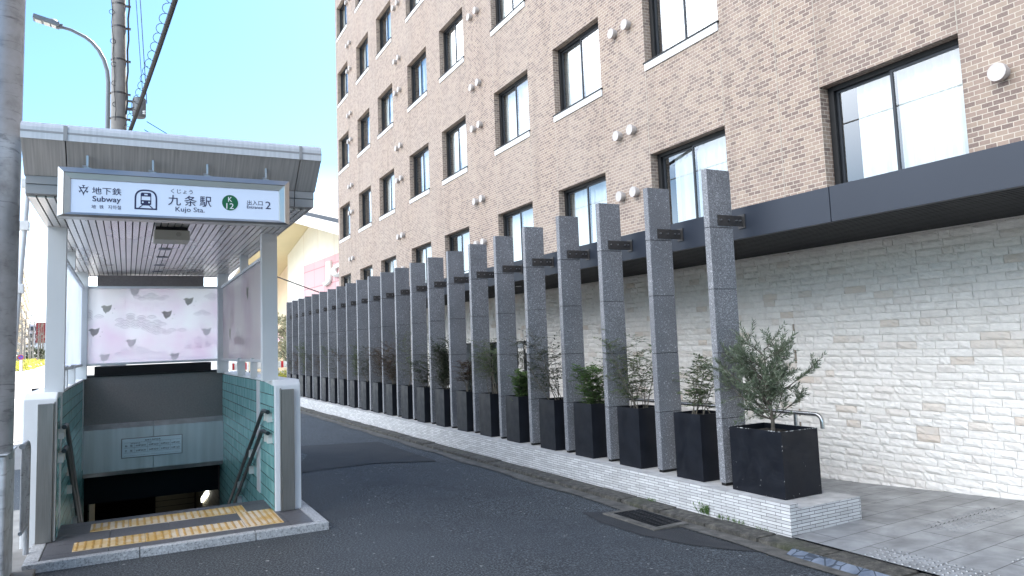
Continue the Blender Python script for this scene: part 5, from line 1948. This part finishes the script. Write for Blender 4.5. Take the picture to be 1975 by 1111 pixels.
# gable wall: apex near y=6.3
def gz(y): return 9.55 - (0.235 * (y - 6.3) if y > 6.3 else 0.235 * (6.3 - y))
g = MB()
g.prism([(-12, 0), (12.9, 0), (12.9, gz(12.9)), (6.3, gz(6.3)), (-12, gz(-12))], 0, 24, 'x')
loc_build(g, 'wall', 'store_cream')
g = MB()
g.prism([(12.9, 2.93), (30, 2.93), (30, gz(30)), (12.9, gz(12.9))], 0.5, 24, 'x')
loc_build(g, 'wall', 'store_orange')
g = MB()
g.box(-0.12, 0.6, 12.95, 30, 2.27, 2.92)
loc_build(g, 'red_band', 'store_pink')
g = MB()
g.box(0.55, 24, 12.95, 30, 0, 2.25)
loc_build(g, 'lower_wall', 'store_sand')
# roof with deep overhang
g = MB()
OV = -2.6
for (ya, yb) in ((-14, 6.3), (6.3, 31)):
    za, zb_ = gz(ya), gz(yb)
    g.prism([(ya, za + 0.02), (yb, zb_ + 0.02), (yb, zb_ + 0.05), (ya, za + 0.05)], OV + 0.05, 24, 'x')
loc_build(g, 'soffit', 'store_soffit')
g = MB()
for (ya, yb) in ((-14, 6.3), (6.3, 31)):
    za, zb_ = gz(ya), gz(yb)
    g.prism([(ya, za - 0.1), (yb, zb_ - 0.1), (yb, zb_ + 0.42), (ya, za + 0.42)], OV - 0.1, OV + 0.04, 'x')
loc_build(g, 'bargeboard', 'store_white')
g = MB()
for (ya, yb) in ((-14, 6.3), (6.3, 31)):
    za, zb_ = gz(ya), gz(yb)
    g.prism([(ya, za + 0.43), (yb, zb_ + 0.43), (yb, zb_ + 0.62), (ya, za + 0.62)], OV - 0.1, 24, 'x')
loc_build(g, 'roof', 'store_roof')
g = MB()
g.box(-0.30, -0.002, -9, 8.05, 4.2, 6.75)
pnl = loc_build(g, 'sign_panel', 'store_pink')
# raised white letters (reads right to left along +y seen from the lane, so the axis runs towards -y)
def store_text(s_, y0, y1, z0, z1, xx, mat, par, w=0.0, dep=0.0):
    R_ = store.rotation_euler.to_matrix().to_4x4(); Tm = Matrix.Translation(store.location) @ R_
    return text_mesh(s_, 'lettering', mat, par, (xx, 0, 0), (0, -1, 0), (0, 0, 1), (-y1, -y0, z0, z1), 0.0, w, Tm)
lo = store_text('Joshin', -6.6, 3.75, 5.12, 6.45, -0.46, 'store_white', store, 0.03)
bm = bmesh.new(); bm.from_mesh(lo.data)
ret = bmesh.ops.extrude_face_region(bm, geom=bm.faces[:])
bmesh.ops.translate(bm, verts=[v for v in ret['geom'] if isinstance(v, bmesh.types.BMVert)], vec=(0.18, 0, 0))
bm.to_mesh(lo.data); bm.free()
lo.parent = pnl
g = MB()
g.box(-0.12, -0.002, 8.65, 12.45, 4.6, 6.13)
wp = loc_build(g, 'white_sign', 'store_white')
t1 = store_text('ASSEDO', 9.2, 12.0, 5.2, 5.78, -0.13, 'store_sand', wp, -0.03)
g = MB()
for i in range(7):
    g.box(-0.002, 0.05, -9 + i * 3.0, -8.97 + i * 3.0, 6.8, 9.0)
loc_build(g, 'panel_joint', 'store_sand')
g = MB()
g.box(0.40, 0.549, 13.6, 14.4, 0.2, 2.1)
loc_build(g, 'window', 'office_glass')

# tree and hedge before the store
def leafy(name, base, h, rx, ry, n, leafmat, label, cat, trunk_h, ls=0.16, seed=1, group=None):
    r = random.Random(seed)
    t = thing(name, base, label, cat, group)
    B0 = Vector(base)
    gs, gl = MB(), MB()
    gs.tube([B0, B0 + Vector((0, 0, trunk_h * 0.6)), B0 + Vector((0.05, 0.05, h * 0.8))], [0.10, 0.08, 0.02], 8)
    for i in range(9):
        a = r.uniform(0, 2 * PI); z0 = r.uniform(trunk_h * 0.7, h * 0.75)
        gs.tube([B0 + Vector((0, 0, z0)), B0 + Vector((rx * 0.4 * math.cos(a), ry * 0.4 * math.sin(a), z0 + h * 0.1)), B0 + Vector((rx * 0.8 * math.cos(a), ry * 0.8 * math.sin(a), z0 + h * 0.15))], [0.04, 0.025, 0.01], 5)
    cl = [(Vector((r.gauss(0, rx * 0.45), r.gauss(0, ry * 0.45), trunk_h + (h - trunk_h) * r.random())), r.uniform(0.18, 0.34) * rx) for _ in range(26)]
    for i in range(n):
        c_, q = r.choice(cl)
        p = B0 + c_ + rvec(r) * q * r.random() ** 0.4
        leaf_quad(gl, p, rvec(r), rvec(r), ls * r.uniform(0.7, 1.3), ls * 0.6)
    build(gs, 'trunk', 'grey_bark', t)
    build(gl, 'crown', leafmat, t)
leafy('blossom_tree', (8.15, 40.5, 0), 3.4, 1.1, 1.1, 2600, 'pale_blossom', 'pale sunlit tree in front of the cream store', 'tree', 1.3, 0.14, 3)
def hedge(name, pts, w, h, n, leafmat, label, seed, ls=0.1):
    r = random.Random(seed)
    g = MB()
    for i in range(n):
        t = r.random() * (len(pts) - 1); k0 = min(int(t), len(pts) - 2)
        p = Vector(pts[k0]).lerp(Vector(pts[k0 + 1]), t - k0)
        top = h * (0.8 + 0.2 * math.sin(t * 40 + seed))
        p += Vector((r.uniform(-w, w), r.uniform(-w, w), top * r.random() ** 0.5))
        leaf_quad(g, p, rvec(r), rvec(r), ls * r.uniform(0.7, 1.3), ls * 0.65)
    t_ = thing(name, pts[0], label, 'hedge')
    build(g, 'foliage', leafmat, t_)
    g = MB()
    for a, b in zip(pts[:-1], pts[1:]):
        a, b = Vector(a), Vector(b)
        d_ = (b - a)
        nn = max(2, int(d_.length / 1.2))
        for i in range(nn):
            p = a + d_ * (i + 0.5) / nn
            g.tube([p, p + Vector((0.03, 0.02, h * 0.7))], [0.03, 0.012], 5)
    build(g, 'stems', 'grey_bark', t_)
hedge('orange_hedge', [(5.6, 31.5, 0), (7.2, 34.0, 0), (8.4, 36.0, 0)], 0.45, 0.75, 2600, 'yellow_hedge_leaf', 'low yellow-orange hedge at the far end of the planter wall', 4, 0.09)

# barriers beyond the entrance
def barrier(x, y, i, label):
    t = thing('road_barrier', (x, y, 0), label, 'barrier', 'road barriers beyond the subway entrance')
    for za, zb_ in ((0.55, 0.95), (0.2, 0.35)):
        g = MB(); g.box(x - 0.55, x + 0.55, y - 0.03, y + 0.03, za, zb_)
        build(g, 'board', 'board_white', t)
    g = MB()
    for q in range(3):
        g.box(x - 0.45 + q * 0.35, x - 0.30 + q * 0.35, y - 0.034, y - 0.031, 0.55, 0.95)
    build(g, 'stripes', 'sign_red', t)
    for xa in (x - 0.5, x + 0.44):
        g = MB(); g.box(xa, xa + 0.06, y - 0.25, y + 0.25, 0, 1.0)
        build(g, 'leg', 'board_white', t)
for i, (x, y) in enumerate(((6.6, 47), (8.0, 47.5), (9.3, 48))):
    barrier(x, y, i, ('red and white road barrier farthest from the cream store', 'red and white road barrier in the middle of three beyond the stairs',
                      'red and white road barrier closest to the cream store')[i])

# ================================================================== FAR LEFT BACKGROUND
def ratio(px): return -0.0932 + (px - 40) * 0.000498
# apartment tower running away along the street
tw = thing('apartment_tower', (-19.5, 200, 0), 'tall beige apartment tower with stacked balconies far down the street', 'apartment block')
A, Bp = Vector((-19.5, 200, 0)), Vector((-26.4, 300, 0))
dr = (Bp - A).normalized(); nr = Vector((dr.y, -dr.x, 0))
Ht = 26.0
g = MB()
g.obox((A + Bp) / 2 - nr * 9 + Vector((0, 0, Ht / 2)), dr * (Bp - A).length / 2, nr * 8, Vector((0, 0, Ht / 2)))
build(g, 'wall', 'tower_beige', tw)
for k_ in range(9):
    for f in range(9):
        g = MB()
        c_ = A + dr * (6 + k_ * 11.0) + Vector((0, 0, 2.0 + f * 2.75))
        g.obox(c_ - nr * 0.2, dr * 3.6, nr * 0.9, Vector((0, 0, 0.55)))
        if (k_ * 9 + f) < 100:
            build(g, 'balcony', 'tower_pale', tw)
for k_ in range(9):
    for f in range(9):
        g = MB()
        c_ = A + dr * (6 + k_ * 11.0) + Vector((0, 0, 3.3 + f * 2.75)) - nr * 0.95
        g.obox(c_, dr * 3.2, nr * 0.08, Vector((0, 0, 0.65)))
        build(g, 'window', 'office_glass', tw)
ob = thing('white_office', (-32, 400, 0), 'white low office block with dark windows beside the red building', 'office')
g = MB(); g.box(-38, -30.6, 400, 420, 0, 17.8)
build(g, 'wall', 'office_white', ob)
for f in range(5):
    for q in range(4):
        g = MB()
        g.box(-37.5 + q * 1.8, -36.4 + q * 1.8, 399.9, 399.98, 2 + f * 3.2, 4 + f * 3.2)
        build(g, 'window', 'office_glass', ob)
for q in range(6):
    g = MB()
    g.box(-37.5 + q * 1.2, -37.2 + q * 1.2, 401, 401.3, 17.8, 18.8)
    build(g, 'roof_post', 'office_glass', ob)
rb = thing('red_building', (-28, 380, 0), 'plain dark red building far down the street', 'building')
g = MB(); g.box(-30.2, -18, 380, 400, 8.8, 17.6)
build(g, 'red_wall', 'brick_red', rb)
g = MB(); g.box(-30.2, -18, 380.2, 400, 0, 8.79)
build(g, 'lower_wall', 'office_white', rb)
g = MB(); g.box(-40, -20, 330, 332, 0, 4.5)
single(g, 'long_white_wall', 'store_white', 'long pale boundary wall behind the bare street trees', 'wall')
# bare street trees
def bare_tree(x, y, h, seed, label):
    r = random.Random(seed)
    t = thing('bare_tree', (x, y, 0), label, 'tree', 'bare street trees')
    g, g2 = MB(), MB()
    B0 = Vector((x, y, 0))
    P = [B0, B0 + Vector((r.uniform(-.1, .1), 0, h * 0.3)), B0 + Vector((r.uniform(-.2, .2), 0, h * 0.6)), B0 + Vector((r.uniform(-.3, .3), 0, h))]
    g.tube(P, [0.22, 0.18, 0.12, 0.03], 7)
    for i in range(26):
        f = r.uniform(0.28, 0.97)
        idx = f * 3; k0 = min(int(idx), 2)
        p = P[k0].lerp(P[k0 + 1], idx - k0)
        a = r.uniform(0, 2 * PI); L_ = r.uniform(0.5, 1.7) * (1.2 - f * 0.7)
        d = Vector((math.cos(a), math.sin(a), r.uniform(0.5, 1.3))).normalized()
        q = p + d * L_
        g2.tube([p, p + d * L_ * 0.5, q + Vector((0, 0, L_ * 0.2))], [0.045, 0.03, 0.015], 4, False)
        for m in range(3):
            d2 = (d + rvec(r) * 0.8).normalized()
            g2.tube([p + d * L_ * 0.6, p + d * L_ * 0.6 + d2 * L_ * 0.5], [0.022, 0.012], 4, False)
    build(g, 'trunk', 'overexposed_bark', t)
    build(g2, 'branches', 'overexposed_bark', t)
tl = ['bare street tree closest to the round no-parking sign', 'second bare street tree from the no-parking sign', 'third bare street tree, before the white office',
      'fourth bare street tree, left of the red box', 'fifth bare street tree, right of the red box', 'sixth bare street tree in front of the red building', 'farthest bare street tree by the entrance post']
for i, (px, yy, h) in enumerate(((41, 126, 9.5), (46.5, 138, 10), (55.5, 150, 10.5), (63, 172, 10), (73, 200, 12), (77.5, 216, 12), (82, 240, 13))):
    bare_tree(ratio(px) * yy, yy, h, 60 + i, tl[i])
hedge('yellow_hedge', [(ratio(43) * 133, 133, 0), (ratio(56) * 165, 165, 0), (ratio(70) * 205, 205, 0), (ratio(84) * 255, 255, 0)], 1.0, 1.5, 3200, 'yellow_hedge_leaf', 'long bright yellow-green hedge under the bare street trees', 9, 0.55)
rr_ = random.Random(8)
for i, (px, yy) in enumerate(((50, 175), (66, 215), (79, 260))):
    x = ratio(px) * yy
    leafy('dark_shrub', (x, yy, 0), 4.2, 1.9, 1.9, 700, 'dark_leaf', ('dark rounded shrub nearest the no-parking sign behind the hedge', 'dark rounded shrub above the red box behind the hedge', 'dark rounded shrub farthest along behind the hedge')[i], 'shrub', 0.8, 0.5, 20 + i, 'dark shrubs behind the hedge')
np_ = thing('no_parking_sign', (ratio(40) * 118, 118, 0), 'round blue and red no-parking sign on a white post', 'road sign')
x = ratio(40) * 118
g = MB(); g.cyl((x, 118, 0), (x, 118, 2.0), 0.11, 10)
build(g, 'post', 'board_white', np_)
g = MB(); g.tube([(x, 117.9, 2.0), (x, 117.84, 2.0)], 0.34, 24)
build(g, 'rim', 'sign_red', np_)
g = MB(); g.tube([(x, 117.84, 2.0), (x, 117.82, 2.0)], 0.26, 24)
build(g, 'disc', 'sign_blue', np_)
g = MB(); g.obox((x, 117.81, 2.0), (0.18, 0, -0.18), (0.025, 0, 0.025), (0, 0.004, 0))
build(g, 'slash', 'sign_red', np_)
x = ratio(67) * 190
rbx = thing('red_box', (x, 190, 0), 'small bright red box standing in the hedge far down the street', 'box')
g = MB(); g.box(x - 0.3, x + 0.3, 189.6, 190, 0.3, 1.9)
build(g, 'case', 'sign_red', rbx, bevel=0.03)
g = MB(); g.box(x - 0.35, x + 0.35, 189.55, 190.05, 1.91, 2.1)
build(g, 'top', 'board_white', rbx)
